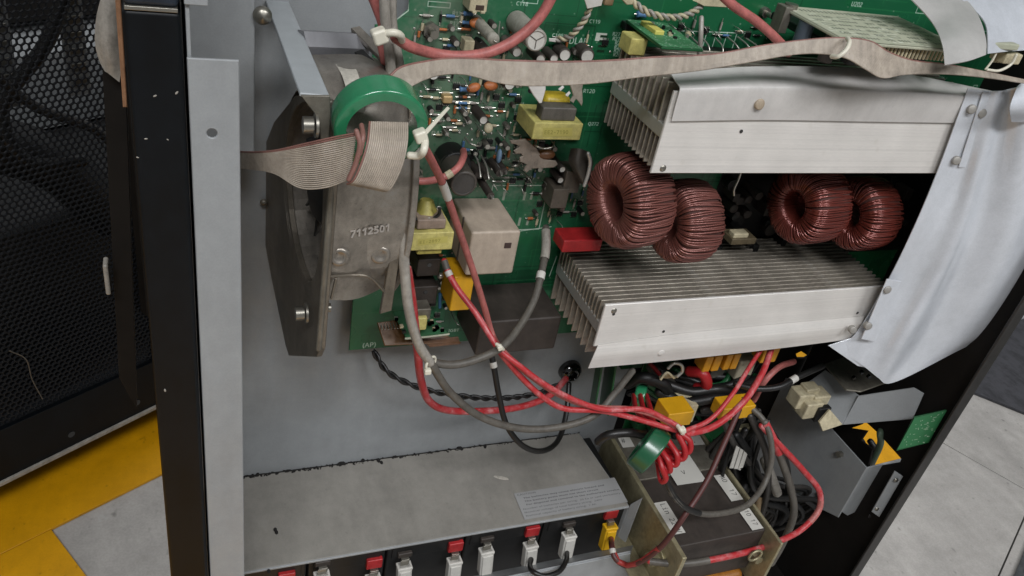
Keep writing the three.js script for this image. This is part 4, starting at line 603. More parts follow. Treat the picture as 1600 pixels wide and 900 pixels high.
// loose films at the upper right
one('curled_film', sheet([[[0.4118, 0.721, 0.08], [0.4347, 0.7215, 0.075], [0.4598, 0.7242, 0.07]], [[0.4245, 0.7089, 0.1], [0.4374, 0.7136, 0.1], [0.4609, 0.717, 0.095]], [[0.4114, 0.7021, 0.128], [0.4218, 0.7056, 0.132], [0.4431, 0.7071, 0.128]], [[0.4063, 0.6942, 0.14], [0.4177, 0.6981, 0.143], [0.4364, 0.7011, 0.138]]], .0007, 24, 30), M.filmGrey, 'grey plastic film curling down in front of the pale control card', 'plastic film');
one('curled_film', sheet([[[0.4487, 0.7241, 0.08], [0.4855, 0.7284, 0.07], [0.5612, 0.7321, 0.06]], [[0.4673, 0.7119, 0.1], [0.4909, 0.7144, 0.095], [0.5397, 0.7206, 0.085]], [[0.4611, 0.7037, 0.115], [0.4894, 0.7039, 0.108], [0.5371, 0.7084, 0.1]], [[0.4604, 0.6967, 0.12], [0.4898, 0.6971, 0.112], [0.5454, 0.6978, 0.1]]], .0007, 24, 30), M.film, 'glossy white plastic film in the upper right corner', 'plastic film');
one('curled_film', sheet([[[0.5075, 0.6759, 0.115], [0.5144, 0.6827, 0.115], [0.5373, 0.6924, 0.115]], [[0.4958, 0.6666, 0.125], [0.5103, 0.6692, 0.125], [0.5389, 0.6746, 0.125]], [[0.5117, 0.6538, 0.12], [0.5297, 0.6542, 0.12], [0.5588, 0.6573, 0.12]]], .0007, 16, 16), M.film, 'small white plastic flap above the film duct at the right edge', 'plastic film');
{ const e = thing('pin_header', 'pale pin header with loose white wires under the films, upper right', 'connector'); obj('block', rbox(0.4632, 0.4913, 0.6983, 0.7023, 0.0950, 0.1150, .001), M.greenPale, e); for (let i = 0; i < 5; i++) { const p = [0.4868, 0.6903, 0.105]; obj('pin', rbox(p[0] + i * .0024, p[0] + .0013 + i * .0024, p[1] - .003, p[1] + .006, .104, .1055, .0002), M.ivory, e); }
  obj('wire', wire([[0.4717, 0.6857, 0.115], [0.4736, 0.6912, 0.115], [0.4738, 0.6957, 0.115]], .0007), M.tie, e); obj('wire', wire([[0.4723, 0.6857, 0.116], [0.483, 0.6858, 0.116], [0.4901, 0.6904, 0.116], [0.4905, 0.6962, 0.116]], .0009), M.tie, e); obj('housing', rbox(0.4881, 0.5028, 0.6887, 0.6954, 0.1000, 0.1120, .001), M.ivory, e); }

// ---------------------------------------------------------------- the axial fan
{
  const FN = [-.99255, 0, .12187], n = V(FN), ax = n.clone().negate();
  const fan = thing('axial_fan', 'dusty grey metal axial fan mounted beside the green ferrite ring', 'fan');
  const plate = [[0.0485, 0.5533, -0.0203], [0.0476, 0.5237, -0.0275], [0.0533, 0.4849, 0.0194], [0.0579, 0.4602, 0.0567], [0.0589, 0.4584, 0.065], [0.0659, 0.5024, 0.1215], [0.0665, 0.5121, 0.1264], [0.0669, 0.6143, 0.1301], [0.0659, 0.6433, 0.122], [0.065, 0.6502, 0.1146], [0.0624, 0.6453, 0.0935], [0.0585, 0.6307, 0.0613], [0.0532, 0.5972, 0.0185]];
  const ring = [[0.0569, 0.5753, 0.0486], [0.0578, 0.5585, 0.0559], [0.0596, 0.5435, 0.0703], [0.0614, 0.5376, 0.085], [0.0633, 0.539, 0.1008], [0.0647, 0.5528, 0.1116], [0.0654, 0.5747, 0.1179], [0.0654, 0.6042, 0.1178], [0.0648, 0.6241, 0.1124], [0.0636, 0.6364, 0.1027], [0.0617, 0.6376, 0.0877], [0.0594, 0.629, 0.0692], [0.0575, 0.6129, 0.0537], [0.0566, 0.592, 0.0458]];
  const sm = curve([...ring, ring[0]]).getPoints(44).slice(0, -1).map((p) => p.toArray());
  const shift = (pts, d) => pts.map((p) => V(p).addScaledVector(ax, d).toArray());
  const ctr = ring.reduce((a, p) => a.add(V(p)), new THREE.Vector3()).multiplyScalar(1 / ring.length);
  const grow = (pts, k) => pts.map((p) => V(p).sub(ctr).multiplyScalar(k).add(ctr).toArray());
  const LEN = .044;
  obj('end_plate', slab(plate, .0035, [sm]), M.fanDirty, fan);
  obj('end_plate', slab(shift(grow(sm, 1.24), LEN), .0035, [shift(sm, LEN)]), M.fanBody, fan);
  { // barrel: a ring wall between the plates
    const o = grow(sm, 1.17), a = [...o, o[0]], pos = [], pin = [], N = a.length - 1;
    for (let k = 0; k < N; k++) for (const [kk, d] of [[1, 1], [.93, -1]]) { const A = V(a[k]).sub(ctr).multiplyScalar(kk).add(ctr), B = V(a[k + 1]).sub(ctr).multiplyScalar(kk).add(ctr), Cc = B.clone().addScaledVector(ax, LEN), Dd = A.clone().addScaledVector(ax, LEN); (d > 0 ? pos : pin).push(...(d > 0 ? [A, B, Cc, A, Cc, Dd] : [A, Cc, B, A, Dd, Cc]).flatMap((v) => v.toArray())); }
    const g = new THREE.BufferGeometry(); g.setAttribute('position', new THREE.Float32BufferAttribute(pos, 3)); g.computeVertexNormals();
    obj('barrel', g, M.fanBody, fan);
    const g2 = new THREE.BufferGeometry(); g2.setAttribute('position', new THREE.Float32BufferAttribute(pin, 3)); g2.computeVertexNormals(); obj('throat', g2, M.fanBody, fan);
  }
  // foot moulded under the barrel, facing the camera
  const ft = obj('side_face', sheet([[[0.0649, 0.6534, 0.066], [0.0946, 0.6543, 0.066], [0.113, 0.6484, 0.07]], [[0.0622, 0.6551, 0.097], [0.0891, 0.6569, 0.097], [0.1086, 0.6493, 0.094]], [[0.0653, 0.6489, 0.113], [0.0877, 0.6485, 0.11], [0.1081, 0.6399, 0.104]], [[0.0683, 0.6341, 0.123], [0.0877, 0.6321, 0.118], [0.1089, 0.6257, 0.111]], [[0.068, 0.6092, 0.127], [0.0888, 0.6057, 0.121], [0.1105, 0.6036, 0.114]], [[0.0683, 0.5713, 0.125], [0.0872, 0.5666, 0.119], [0.1089, 0.56, 0.11]], [[0.0695, 0.5392, 0.117], [0.0875, 0.5346, 0.111], [0.106, 0.5366, 0.103]]], .003, 24, 40), M.fanBody, fan);
  obj('paper_label', sheet([[[0.0751, 0.6556, 0.0715], [0.085, 0.6556, 0.071]], [[0.0741, 0.6581, 0.09], [0.0829, 0.6583, 0.0895]], [[0.0747, 0.6578, 0.1025], [0.0824, 0.6586, 0.1022]], [[0.0751, 0.6539, 0.1135], [0.0825, 0.6544, 0.1125]], [[0.0751, 0.6477, 0.1205], [0.0824, 0.6477, 0.12]]], .0006, 6, 14), mat(0xb9b7b1, { roughness: .6, map: rep(T.dusty, 30) }), ft);
  { // cast number
    const font = await new FontLoader().loadAsync('fonts/droid/droid_sans_bold.typeface.json'), tg = new TextGeometry('7112501', { font, size: .0042, depth: .0006, curveSegments: 2 });
    const p0 = V([0.0785, 0.5821, 0.1245]), ux = V([0.0961, 0.5826, 0.1205]).sub(p0).normalize(), uy0 = V([0.0789, 0.5866, 0.1245]).sub(p0), un = ux.clone().cross(uy0).normalize(), uy = un.clone().cross(ux);
    tg.applyMatrix4(new THREE.Matrix4().makeBasis(ux, uy, un).setPosition(p0.clone().addScaledVector(un, .0008))); obj('cast_number', tg, mat(0xb7b1aa, { metalness: .6, roughness: .45 }), ft); }
  for (const p of [[0.0743, 0.5707, 0.1245], [0.0973, 0.5668, 0.118]]) { const b = obj('boss', lathe([[0, .001], [.0026, .001], [.003, .0022], [.005, .002], [.0057, 0]], p, [p[0] - .1, p[1] + .1, 1], 16), M.fanBody, ft); }
  obj('rib', wire([[0.0703, 0.5586, 0.125], [0.0819, 0.5558, 0.1205], [0.0914, 0.5541, 0.12], [0.1021, 0.541, 0.116]], .0009), M.fanDirty, ft); obj('rib', wire([[0.0735, 0.5562, 0.124], [0.0718, 0.5444, 0.124]], .0008), M.fanDirty, ft);
  // right hand plate's lower lug and upper edge
  obj('lug', slab([[0.107, 0.6087, 0.1165], [0.11, 0.6087, 0.1165], [0.1103, 0.6031, 0.1165], [0.1087, 0.5641, 0.1165], [0.1076, 0.5274, 0.1165], [0.1011, 0.5256, 0.1165], [0.1028, 0.5561, 0.1165], [0.105, 0.5919, 0.1165]], .003), M.fanDirty, fan);
  obj('rim', wire([[0.0663, 0.6527, 0.122], [0.0678, 0.6339, 0.126], [0.0674, 0.61, 0.1285], [0.067, 0.5811, 0.1285], [0.0668, 0.5489, 0.127], [0.0663, 0.5115, 0.1255]], .0018), M.steelDirty, fan);
  obj('spacer_bar', [rod([0.0618, 0.656, 0.055], [0.0961, 0.6538, 0.047], .0082, .0082, 6)], mat(0x8d8d90, { metalness: .3, roughness: .45, map: rep(T.paint, 9) }), fan);
  obj('upper_edge', slab([[0.0889, 0.6631, 0.045], [0.0936, 0.6648, 0.045], [0.1109, 0.6553, 0.09], [0.1066, 0.6538, 0.092]], .0035), M.fanBody, fan);
  obj('upper_edge', slab([[0.0883, 0.6559, 0.06], [0.0926, 0.6575, 0.06], [0.1005, 0.656, 0.095], [0.0962, 0.6531, 0.098]], .004), M.fanDark, fan);
  // rotor
  const rotor = obj('hub', lathe([[0, 0], [.016, 0], [.0195, .003], [.0195, .03], [0, .03]], ctr.clone().addScaledVector(ax, .006).toArray(), ctr.clone().addScaledVector(ax, .05).toArray(), 28), M.fanDark, fan);
  const u = new THREE.Vector3(0, 1, 0), w = ax.clone().cross(u).normalize();
  for (let k = 0; k < 9; k++) { const a = k / 9 * Math.PI * 2, P = (r, da, d) => ctr.clone().addScaledVector(u, r * Math.cos(a + da)).addScaledVector(w, r * Math.sin(a + da)).addScaledVector(ax, d).toArray(); obj('blade', sheet([[P(.0185, -.32, .008), P(.025, -.3, .008), P(.031, -.26, .008)], [P(.0185, 0, .018), P(.025, .06, .018), P(.031, .12, .018)], [P(.0185, .42, .032), P(.025, .5, .032), P(.031, .58, .033)]], .0012, 6, 6), M.fanDark, fan); }
  // bolts
  for (const p of [[0.0572, 0.6477, 0.1365], [0.0603, 0.5271, 0.113]]) { const b = obj('bolt', new THREE.CylinderGeometry(.004, .004, .0045, 6).rotateZ(Math.PI / 2).translate(p[0] - .003, p[1], p[2]), M.zinc, fan); obj('washer', new THREE.CylinderGeometry(.0056, .0056, .0012, 18).rotateZ(Math.PI / 2).translate(p[0] + .0005, p[1], p[2]), M.zinc, b); }
  obj('bolt_tail', rod([0.0683, 0.5293, 0.112], [0.0739, 0.5289, 0.112], .0026, .0026, 12), M.zinc, fan); obj('nut', rod([0.0691, 0.5257, 0.112], [0.0709, 0.5256, 0.112], .004, .004, 6), M.zinc, fan);
  obj('mount_screw', lathe([[0, .002], [.0016, .0017], [.0024, 0]], [0.0494, 0.5352, 0.003], [[0.0494, 0.5352, 0.003][0], [0.0494, 0.5352, 0.003][1], 1], 14), M.steelDirty, fan);
}
{ // bright strap holding the fan
  const st = thing('fan_strap', 'pale grey bent steel strap above the fan', 'strap');
  const a = [0.0509, 0.6607, 0.131], b = [0.0636, 0.6605, 0.133], y = (a[1] + b[1]) / 2;
  obj('strap_arm', slab([[a[0], y, .1315], [b[0], y, .1335], [b[0] - .001, y + .001, -.001], [a[0] - .001, y + .001, -.001]], .0018), mat(0xa9aeb0, { roughness: .42, metalness: .1, map: rep(T.paint, 6) }), st);
  obj('strap_tab', slab([[0.051, 0.6604, 0.1345], [0.0636, 0.6608, 0.1345], [0.0643, 0.6519, 0.1345], [0.0638, 0.6344, 0.1345], [0.0611, 0.6356, 0.1345], [0.0588, 0.6502, 0.1345]], .0018), M.steelDirty, st);
}

// ---------------------------------------------------------------- ferrite rings and flat cables
function ringAt(c, n, R, r, h, m, name, label) {
  const q = [[r, 0], [R - .0016, 0], [R - .0004, .0005], [R, .0018], [R, h - .0018], [R - .0004, h - .0005], [R - .0016, h], [r + .0016, h], [r + .0004, h - .0005], [r, h - .0018], [r, 0]];
  const a = V(c), b = a.clone().add(V(n)); return one(name, lathe(q, c, b.toArray(), 56), m, label, 'ferrite ring', 'green ferrite rings');
}
ringAt([0.0862, 0.648, 0.142], [0, .22, -.97], .0215, .0162, .0138, M.ferrite, 'ferrite_ring', 'glossy green ferrite ring in front of the fan with the flat cable through it');
{
  const f = thing('flat_cable', 'dusty flat grey cable folded through the green ferrite ring', 'flat cable', 'flat cables');
  const [a, r] = flatCable([[0.0273, 0.6173, 0.1], [0.033, 0.6229, 0.112], [0.0413, 0.6316, 0.128], [0.0536, 0.6412, 0.14], [0.0661, 0.6481, 0.147], [0.0731, 0.6511, 0.15]], [[0.0272, 0.6084, 0.1], [0.033, 0.6135, 0.112], [0.0415, 0.6193, 0.128], [0.0515, 0.618, 0.14], [0.0618, 0.622, 0.147], [0.0708, 0.6288, 0.152]], 24, 26, 2);
  obj('wires', a, M.ribbon, f); obj('red_wires', r, M.ribbonRed, f);
  const [b2, r2] = flatCable([[0.0796, 0.6527, 0.1425], [0.077, 0.6463, 0.152], [0.0743, 0.6387, 0.1555], [0.0711, 0.6305, 0.156], [0.0692, 0.6276, 0.1535]], [[0.0977, 0.6526, 0.1425], [0.0957, 0.6466, 0.152], [0.0933, 0.6366, 0.1555], [0.0889, 0.6259, 0.156], [0.0867, 0.6236, 0.1535]], 20, 22, 1);
  obj('folded_wires', b2, M.ribbon, f); obj('red_wires', r2, M.ribbonRed, f);
  obj('red_loop', wire([[0.0724, 0.6523, 0.152], [0.0738, 0.6472, 0.154], [0.0725, 0.6385, 0.155], [0.0699, 0.6306, 0.155]], .0012), M.ribbonRed, f);
  obj('red_loop', wire([[0.076, 0.6519, 0.145], [0.0754, 0.6493, 0.152], [0.0741, 0.6426, 0.154]], .0012), M.ribbonRed, f);
}
{
  const f = thing('flat_cable', 'long flat grey cable running across the top of the board to the right', 'flat cable', 'flat cables');
  const [a, r] = flatCable([[0.0853, 0.6641, 0.133], [0.0889, 0.6686, 0.132], [0.0933, 0.6728, 0.13], [0.1083, 0.6742, 0.122], [0.124, 0.6744, 0.116], [0.1556, 0.6729, 0.11], [0.1867, 0.6739, 0.11], [0.2167, 0.6765, 0.11], [0.2361, 0.6789, 0.11], [0.2744, 0.6828, 0.11], [0.3013, 0.6897, 0.112], [0.326, 0.6958, 0.116], [0.3436, 0.6993, 0.12], [0.362, 0.7, 0.124], [0.3754, 0.6956, 0.126], [0.3974, 0.6912, 0.125], [0.4269, 0.6893, 0.122], [0.4647, 0.6856, 0.12], [0.506, 0.6813, 0.118]],
    [[0.0958, 0.6587, 0.128], [0.0971, 0.6611, 0.129], [0.1001, 0.6647, 0.13], [0.1141, 0.6677, 0.122], [0.1289, 0.6674, 0.117], [0.1485, 0.6625, 0.113], [0.1609, 0.661, 0.112], [0.1802, 0.6618, 0.112], [0.2043, 0.6642, 0.112], [0.2288, 0.6685, 0.112], [0.2659, 0.6741, 0.112], [0.2878, 0.68, 0.115], [0.3258, 0.6896, 0.12], [0.3468, 0.6904, 0.126], [0.3585, 0.6866, 0.132], [0.37, 0.683, 0.134], [0.3902, 0.6843, 0.13], [0.4257, 0.6849, 0.126], [0.4629, 0.6834, 0.123], [0.5044, 0.6803, 0.12]], 22, 74, 1);
  obj('wires', a, M.ribbon, f); obj('red_wire', r, M.ribbonRed, f);
}
// ---------------------------------------------------------------- cable ties
function tie(pts, head, label, r = .0012, hs = .0034) { const t = thing('cable_tie', label, 'cable tie', 'white cable ties'); obj('strap', wire(pts, r), M.tie, t); if (head) obj('head', new RoundedBoxGeometry(hs, hs, hs, 2, hs * .22).rotateZ(.4).translate(...head), M.tie, t); return t; }
{ const t = tie([[0.0978, 0.64, 0.15], [0.1017, 0.641, 0.152], [0.1025, 0.645, 0.155], [0.1036, 0.6477, 0.152], [0.1032, 0.6502, 0.148]], [0.1018, 0.6498, 0.15], 'white cable tie with a long tail on the green ferrite ring', .0018, .0058); obj('tail', slab([[0.1033, 0.652, 0.15], [0.1203, 0.6552, 0.128], [0.1217, 0.6542, 0.128], [0.105, 0.6505, 0.15]], .0012), M.tie, t); }
tie([[0.0905, 0.6779, 0.1], [0.0925, 0.68, 0.104], [0.0965, 0.6815, 0.106], [0.1002, 0.6799, 0.104], [0.103, 0.6752, 0.098]], [0.0907, 0.6786, 0.103], 'yellowed cable tie round the cable bundle above the fan', .0019, .0072);
tie([[0.3452, 0.7004, 0.124], [0.3418, 0.7001, 0.13], [0.3378, 0.697, 0.134], [0.3343, 0.6933, 0.134], [0.3338, 0.6918, 0.13]], null, 'thin white cable tie round the flat cable below the pale control card', .0013);
{ const t = thing('cable_tie', 'white cable tie looped round the grey cables below the fan', 'cable tie', 'white cable ties'); const c = [0.1348, 0.4877, 0.118]; obj('loop', new THREE.TorusGeometry(.0042, .0009, 8, 24).rotateY(.6).translate(...c), M.tie, t); obj('head', new RoundedBoxGeometry(.0042, .0036, .004, 2, .0008).translate(c[0] - .002, c[1] - .0045, c[2] + .002), M.tie, t); }
tie([[0.3256, 0.4172, 0.13], [0.326, 0.4171, 0.134], [0.3339, 0.4069, 0.13]], [0.3281, 0.4158, 0.133], 'white cable tie holding the red wires together above the lower ferrite ring', .0016, .0048);
tie([[0.1794, 0.4913, 0.11], [0.1809, 0.4912, 0.112], [0.1845, 0.4867, 0.11]], [0.181, 0.4901, 0.112], 'small pale cable tie where two red wires cross in front of the dark block', .0012, .0034);

// ---------------------------------------------------------------- loose wires
function cable(label, pts, r, m, bands = [], group) { const w = thing('wire', label, 'wire', group); obj('insulation', wire(pts, r), m, w); for (const [a, b, mm, k = 1.12] of bands) obj('sleeve', band(pts, a, b, r * k), mm, w); return w; }
cable('thick faded pink cable sagging across the top of the board from the tied bundle', [[0.0997, 0.6769, 0.098], [0.1076, 0.6723, 0.096], [0.1229, 0.6672, 0.09], [0.1365, 0.6666, 0.09], [0.1533, 0.6702, 0.09], [0.1676, 0.6794, 0.09], [0.1762, 0.6899, 0.09], [0.182, 0.7048, 0.09]], .0028, M.redPale);
cable('thick faded pink cable entering at the top above the plug-in card', [[0.2713, 0.7139, 0.09], [0.2897, 0.704, 0.09], [0.3078, 0.6968, 0.09], [0.3249, 0.6883, 0.09], [0.3388, 0.68, 0.09]], .0027, M.redPale);
cable('pink cable beside the grey bundle at the very top', [[0.0898, 0.6929, 0.08], [0.0943, 0.684, 0.08], [0.0975, 0.6764, 0.08], [0.0974, 0.6694, 0.08], [0.1003, 0.6587, 0.08]], .0026, M.redPale);
for (const [i, pts, r, m, l] of [[0, [[0.0945, 0.697, 0.088], [0.0965, 0.6821, 0.088], [0.0986, 0.6728, 0.088], [0.1024, 0.6518, 0.088]], .0027, M.greyWireLight, 'pale grey cable in front of the tied bundle above the fan'], [1, [[0.0997, 0.6958, 0.082], [0.1011, 0.6805, 0.082], [0.1043, 0.6679, 0.082], [0.1094, 0.6497, 0.082]], .0026, M.greyWireLight, 'pale grey cable behind the tied bundle above the fan'], [2, [[0.0995, 0.6925, 0.076], [0.1023, 0.6755, 0.076], [0.1055, 0.6625, 0.076], [0.1081, 0.6491, 0.076]], .003, M.darkWire, 'dark cable inside the tied bundle above the fan']]) cable(l, pts, r, m);
cable('thin red wire with a white band dropping from the ferrite ring past the beige relay', [[0.1059, 0.6417, 0.146], [0.1149, 0.6277, 0.135], [0.126, 0.6093, 0.12], [0.1417, 0.5786, 0.105], [0.1627, 0.5357, 0.09], [0.179, 0.4998, 0.082], [0.1875, 0.4778, 0.085], [0.1892, 0.4772, 0.1], [0.21, 0.4597, 0.108], [0.2387, 0.4401, 0.112], [0.2617, 0.4313, 0.115], [0.2922, 0.4273, 0.118], [0.3133, 0.4204, 0.122], [0.3317, 0.4105, 0.128]], .0021, M.redPale, [[.145, .185, M.white]]);
cable('red wire with a grey sleeved end leaving the board beside the yellow capacitor', [[0.158, 0.517, 0.052], [0.1596, 0.5123, 0.058], [0.1644, 0.5049, 0.066], [0.1735, 0.4953, 0.078], [0.1835, 0.482, 0.092], [0.1892, 0.4745, 0.1], [0.2043, 0.4576, 0.106], [0.2226, 0.4405, 0.11], [0.2377, 0.4317, 0.113], [0.2672, 0.4278, 0.116], [0.299, 0.4182, 0.12], [0.3323, 0.4085, 0.128]], .0021, M.red, [[0, .075, M.greyWire, 1.15], [.085, .115, M.white, 1.18]]);
cable('second red wire running beside it below the dark block', [[0.1859, 0.4786, 0.1], [0.1999, 0.4696, 0.108], [0.2187, 0.4553, 0.112], [0.2448, 0.4396, 0.115], [0.2681, 0.4307, 0.118], [0.2987, 0.4281, 0.12], [0.3178, 0.4197, 0.124], [0.3305, 0.4139, 0.13]], .002, M.red);
cable('bright red cable swinging from the fan along the grey wall to the black grommet', [[0.1218, 0.5378, 0.09], [0.13, 0.5057, 0.085], [0.1383, 0.468, 0.08], [0.1477, 0.4309, 0.07], [0.1604, 0.4007, 0.06], [0.1796, 0.3807, 0.05], [0.2138, 0.3705, 0.045], [0.2519, 0.3614, 0.035], [0.279, 0.3608, 0.025], [0.2965, 0.3668, 0.014]], .0028, M.red);
cable('pale grey cable hanging along the right side of the fan', [[0.1087, 0.5896, 0.116], [0.109, 0.5799, 0.116], [0.1119, 0.556, 0.117], [0.1177, 0.5259, 0.118], [0.1261, 0.5019, 0.118], [0.1343, 0.4883, 0.118]], .003, M.greyWireLight);
cable('dark grey cable curving from the fan up to the board left of the red block', [[0.1202, 0.5167, 0.112], [0.1338, 0.4881, 0.114], [0.1477, 0.4815, 0.114], [0.165, 0.4815, 0.112], [0.1861, 0.4851, 0.105], [0.2038, 0.4908, 0.09], [0.2174, 0.4999, 0.075], [0.2259, 0.5101, 0.06], [0.2334, 0.5184, 0.045], [0.2376, 0.5269, 0.03]], .0026, M.greyWire, [[.745, .775, M.white, 1.2], [.84, .985, M.greyWireLight, 1.25]]);
cable('long grey wire sagging from the fan under the red wires to the right', [[0.1294, 0.4967, 0.115], [0.1367, 0.4842, 0.117], [0.1518, 0.4601, 0.117], [0.1776, 0.4345, 0.116], [0.2108, 0.4185, 0.115], [0.2411, 0.4152, 0.114], [0.2673, 0.4186, 0.11], [0.2853, 0.4274, 0.1], [0.3061, 0.4337, 0.085]], .0026, M.greyWire);
{ const w = thing('twisted_wire', 'twisted pair of black wires drooping from the board corner to the grommet', 'wire'); const p = [[0.1277, 0.4132, 0.012], [0.1379, 0.3988, 0.02], [0.1587, 0.3896, 0.03], [0.1948, 0.3786, 0.034], [0.2347, 0.3694, 0.032], [0.2699, 0.3639, 0.024], [0.291, 0.3635, 0.016]]; obj('strand', twist(p, .0013, 9, 0), M.blackWire, w); obj('strand', twist(p, .0013, 9, 1), M.blackWire, w); }
cable('black wire looping down from the dark block and back up to the grommet', [[0.2068, 0.4314, 0.045], [0.2093, 0.4218, 0.05], [0.2155, 0.3965, 0.058], [0.2231, 0.3732, 0.066], [0.2363, 0.3564, 0.072], [0.256, 0.344, 0.07], [0.2788, 0.3375, 0.055], [0.2925, 0.3477, 0.035], [0.2984, 0.3643, 0.018]], .0023, M.blackWire, [[.1, .135, M.white, 1.2]]);
{ const p = [0.3061, 0.3648, 0.001], g = thing('grommet', 'glossy black rubber grommet on the grey wall', 'grommet'); obj('dome', lathe([[.0105, 0], [.0105, .002], [.0095, .006], [.0065, .0085], [.004, .0092], [.004, .004]], [p[0], p[1], 0.0002], [p[0], p[1], 1], 28), M.glassBlack, g); }
cable('short pink wire bridging the round dark capacitor', [[0.1248, 0.5817, 0.062], [0.1347, 0.5818, 0.064], [0.1454, 0.5858, 0.066], [0.1533, 0.5907, 0.064], [0.1592, 0.5934, 0.055], [0.1624, 0.5924, 0.045]], .0022, M.redPale, [[.42, .5, M.ivory, 1.1]]);
{ const p = [[0.234, 0.6809, 0.03], [0.2335, 0.6726, 0.028], [0.2302, 0.6647, 0.026], [0.228, 0.6592, 0.022], [0.2226, 0.6552, 0.016]], w = thing('twisted_wire', 'twisted pale wire pair with a white tag at the top of the board', 'wire'); obj('strand', twist(p, .0011, 4, 0), M.greyWireLight, w); obj('strand', twist(p, .0011, 4, 1), M.ivory, w); obj('tag', slab([[0.2257, 0.6882, 0.034], [0.2395, 0.6908, 0.034], [0.2394, 0.6829, 0.034], [0.2306, 0.6804, 0.034]], .001), M.white, w); obj('sleeve', slab([[0.2172, 0.6564, 0.018], [0.2259, 0.6565, 0.018], [0.226, 0.6541, 0.018], [0.2176, 0.6544, 0.018]], .001), M.white, w); }
{ const p = [[0.2544, 0.6909, 0.03], [0.2643, 0.6843, 0.036], [0.2743, 0.6816, 0.04], [0.2903, 0.6816, 0.04], [0.3018, 0.6853, 0.038], [0.3154, 0.6942, 0.03]], w = thing('twisted_wire', 'twisted pale wire pair arching at the top above the plug-in card', 'wire'); obj('strand', twist(p, .0012, 8, 0), M.greyWireLight, w); obj('strand', twist(p, .0012, 8, 1), M.ivory, w); obj('plug', slab([[0.2983, 0.6919, 0.04], [0.3086, 0.6958, 0.04], [0.3242, 0.6923, 0.04], [0.3227, 0.6898, 0.04], [0.3062, 0.6894, 0.04]], .003), M.ivory, w); obj('plug', slab([[0.2478, 0.6903, 0.035], [0.2563, 0.6909, 0.035], [0.2643, 0.6863, 0.035], [0.2558, 0.6848, 0.035]], .003), M.ivory, w); }
cable('short grey wire hanging in front of the bent pins', [[0.3068, 0.6823, 0.04], [0.3066, 0.6731, 0.045], [0.3101, 0.659, 0.045]], .0016, M.greyWireLight);
one('small_socket', rbox(0.2465, 0.2527, 0.6805, 0.6870, 0.0128, 0.0240, .001), mat(0x8a7458, { roughness: .5 }), 'small tan socket beside the white wire tag at the top', 'socket');
cable('thin red wire rising steeply from the tie to the lower heat sink', [[0.3316, 0.4105, 0.13], [0.3578, 0.4146, 0.125], [0.3792, 0.4283, 0.115], [0.3999, 0.4385, 0.1], [0.4203, 0.4434, 0.085]], .0018, M.red);
cable('thick red wire rising from the tie behind the lower heat sink', [[0.3328, 0.4071, 0.13], [0.3636, 0.4065, 0.125], [0.3925, 0.4167, 0.115], [0.4154, 0.4302, 0.1], [0.4355, 0.4412, 0.08]], .0026, M.red);
cable('faded red wire bundle end under the lower heat sink', [[0.4632, 0.3611, 0.06], [0.4604, 0.3882, 0.065], [0.474, 0.3968, 0.06], [0.5005, 0.3929, 0.05]], .0028, M.redPale);
cable('brown wire turning red that runs from the lower coil to the yellow terminal sleeve', [[0.4082, 0.3941, 0.1], [0.3861, 0.3748, 0.12], [0.3691, 0.3579, 0.135], [0.346, 0.3398, 0.15], [0.3343, 0.31, 0.152], [0.3258, 0.2832, 0.145], [0.3214, 0.2663, 0.134], [0.3152, 0.2693, 0.128], [0.3153, 0.2723, 0.12], [0.3252, 0.2616, 0.104]], .0023, M.brown, [[.46, .985, mat(0x9c3431, { roughness: .45 }), 1.03], [.83, .87, M.white, 1.2]]);
cable('thick red cable bowing out at the right and ending in a grey sleeve', [[0.4396, 0.3716, 0.1], [0.4544, 0.359, 0.11], [0.487, 0.3303, 0.12], [0.5105, 0.306, 0.128], [0.5119, 0.2917, 0.134], [0.4934, 0.28, 0.142], [0.4506, 0.2775, 0.15], [0.3937, 0.2815, 0.155], [0.3608, 0.2775, 0.15], [0.3402, 0.2737, 0.14]], .0027, M.red, [[.38, .52, M.redPale, 1.03], [.80, 1, M.greyWire, 1.1]]);
cable('short red cable with a grey lower half hanging beside the thick red cable', [[0.4415, 0.375, 0.1], [0.4526, 0.3588, 0.108], [0.4677, 0.3358, 0.112], [0.4897, 0.3014, 0.116], [0.5069, 0.2659, 0.118], [0.5091, 0.2274, 0.12], [0.5082, 0.1994, 0.12]], .0034, M.greyWire, [[0, .26, M.red, 1.04]]);
cable('long grey cable bending from the right over the labelled transformer', [[0.4287, 0.3838, 0.08], [0.4415, 0.375, 0.1], [0.4463, 0.3557, 0.115], [0.4431, 0.3325, 0.125], [0.4181, 0.3257, 0.14], [0.3774, 0.3341, 0.15], [0.3541, 0.3416, 0.15], [0.3319, 0.36, 0.148], [0.3194, 0.3799, 0.14]], .0025, M.greyWire, [[.72, 1, M.blackWire, 1.03]]);
cable('black cable drooping under the lower heat sink towards the beige terminals', [[0.425, 0.3933, 0.07], [0.4371, 0.3954, 0.08], [0.4552, 0.3989, 0.085], [0.4774, 0.4025, 0.08], [0.5127, 0.4029, 0.07]], .0027, M.blackWire, [[.66, .74, M.white, 1.15]]);
cable('black wire end plugged beside the upper rim of the labelled transformer', [[0.2846, 0.3792, 0.1], [0.2875, 0.3903, 0.105], [0.3015, 0.3935, 0.108], [0.3194, 0.3851, 0.105]], .0034, M.blackWire);
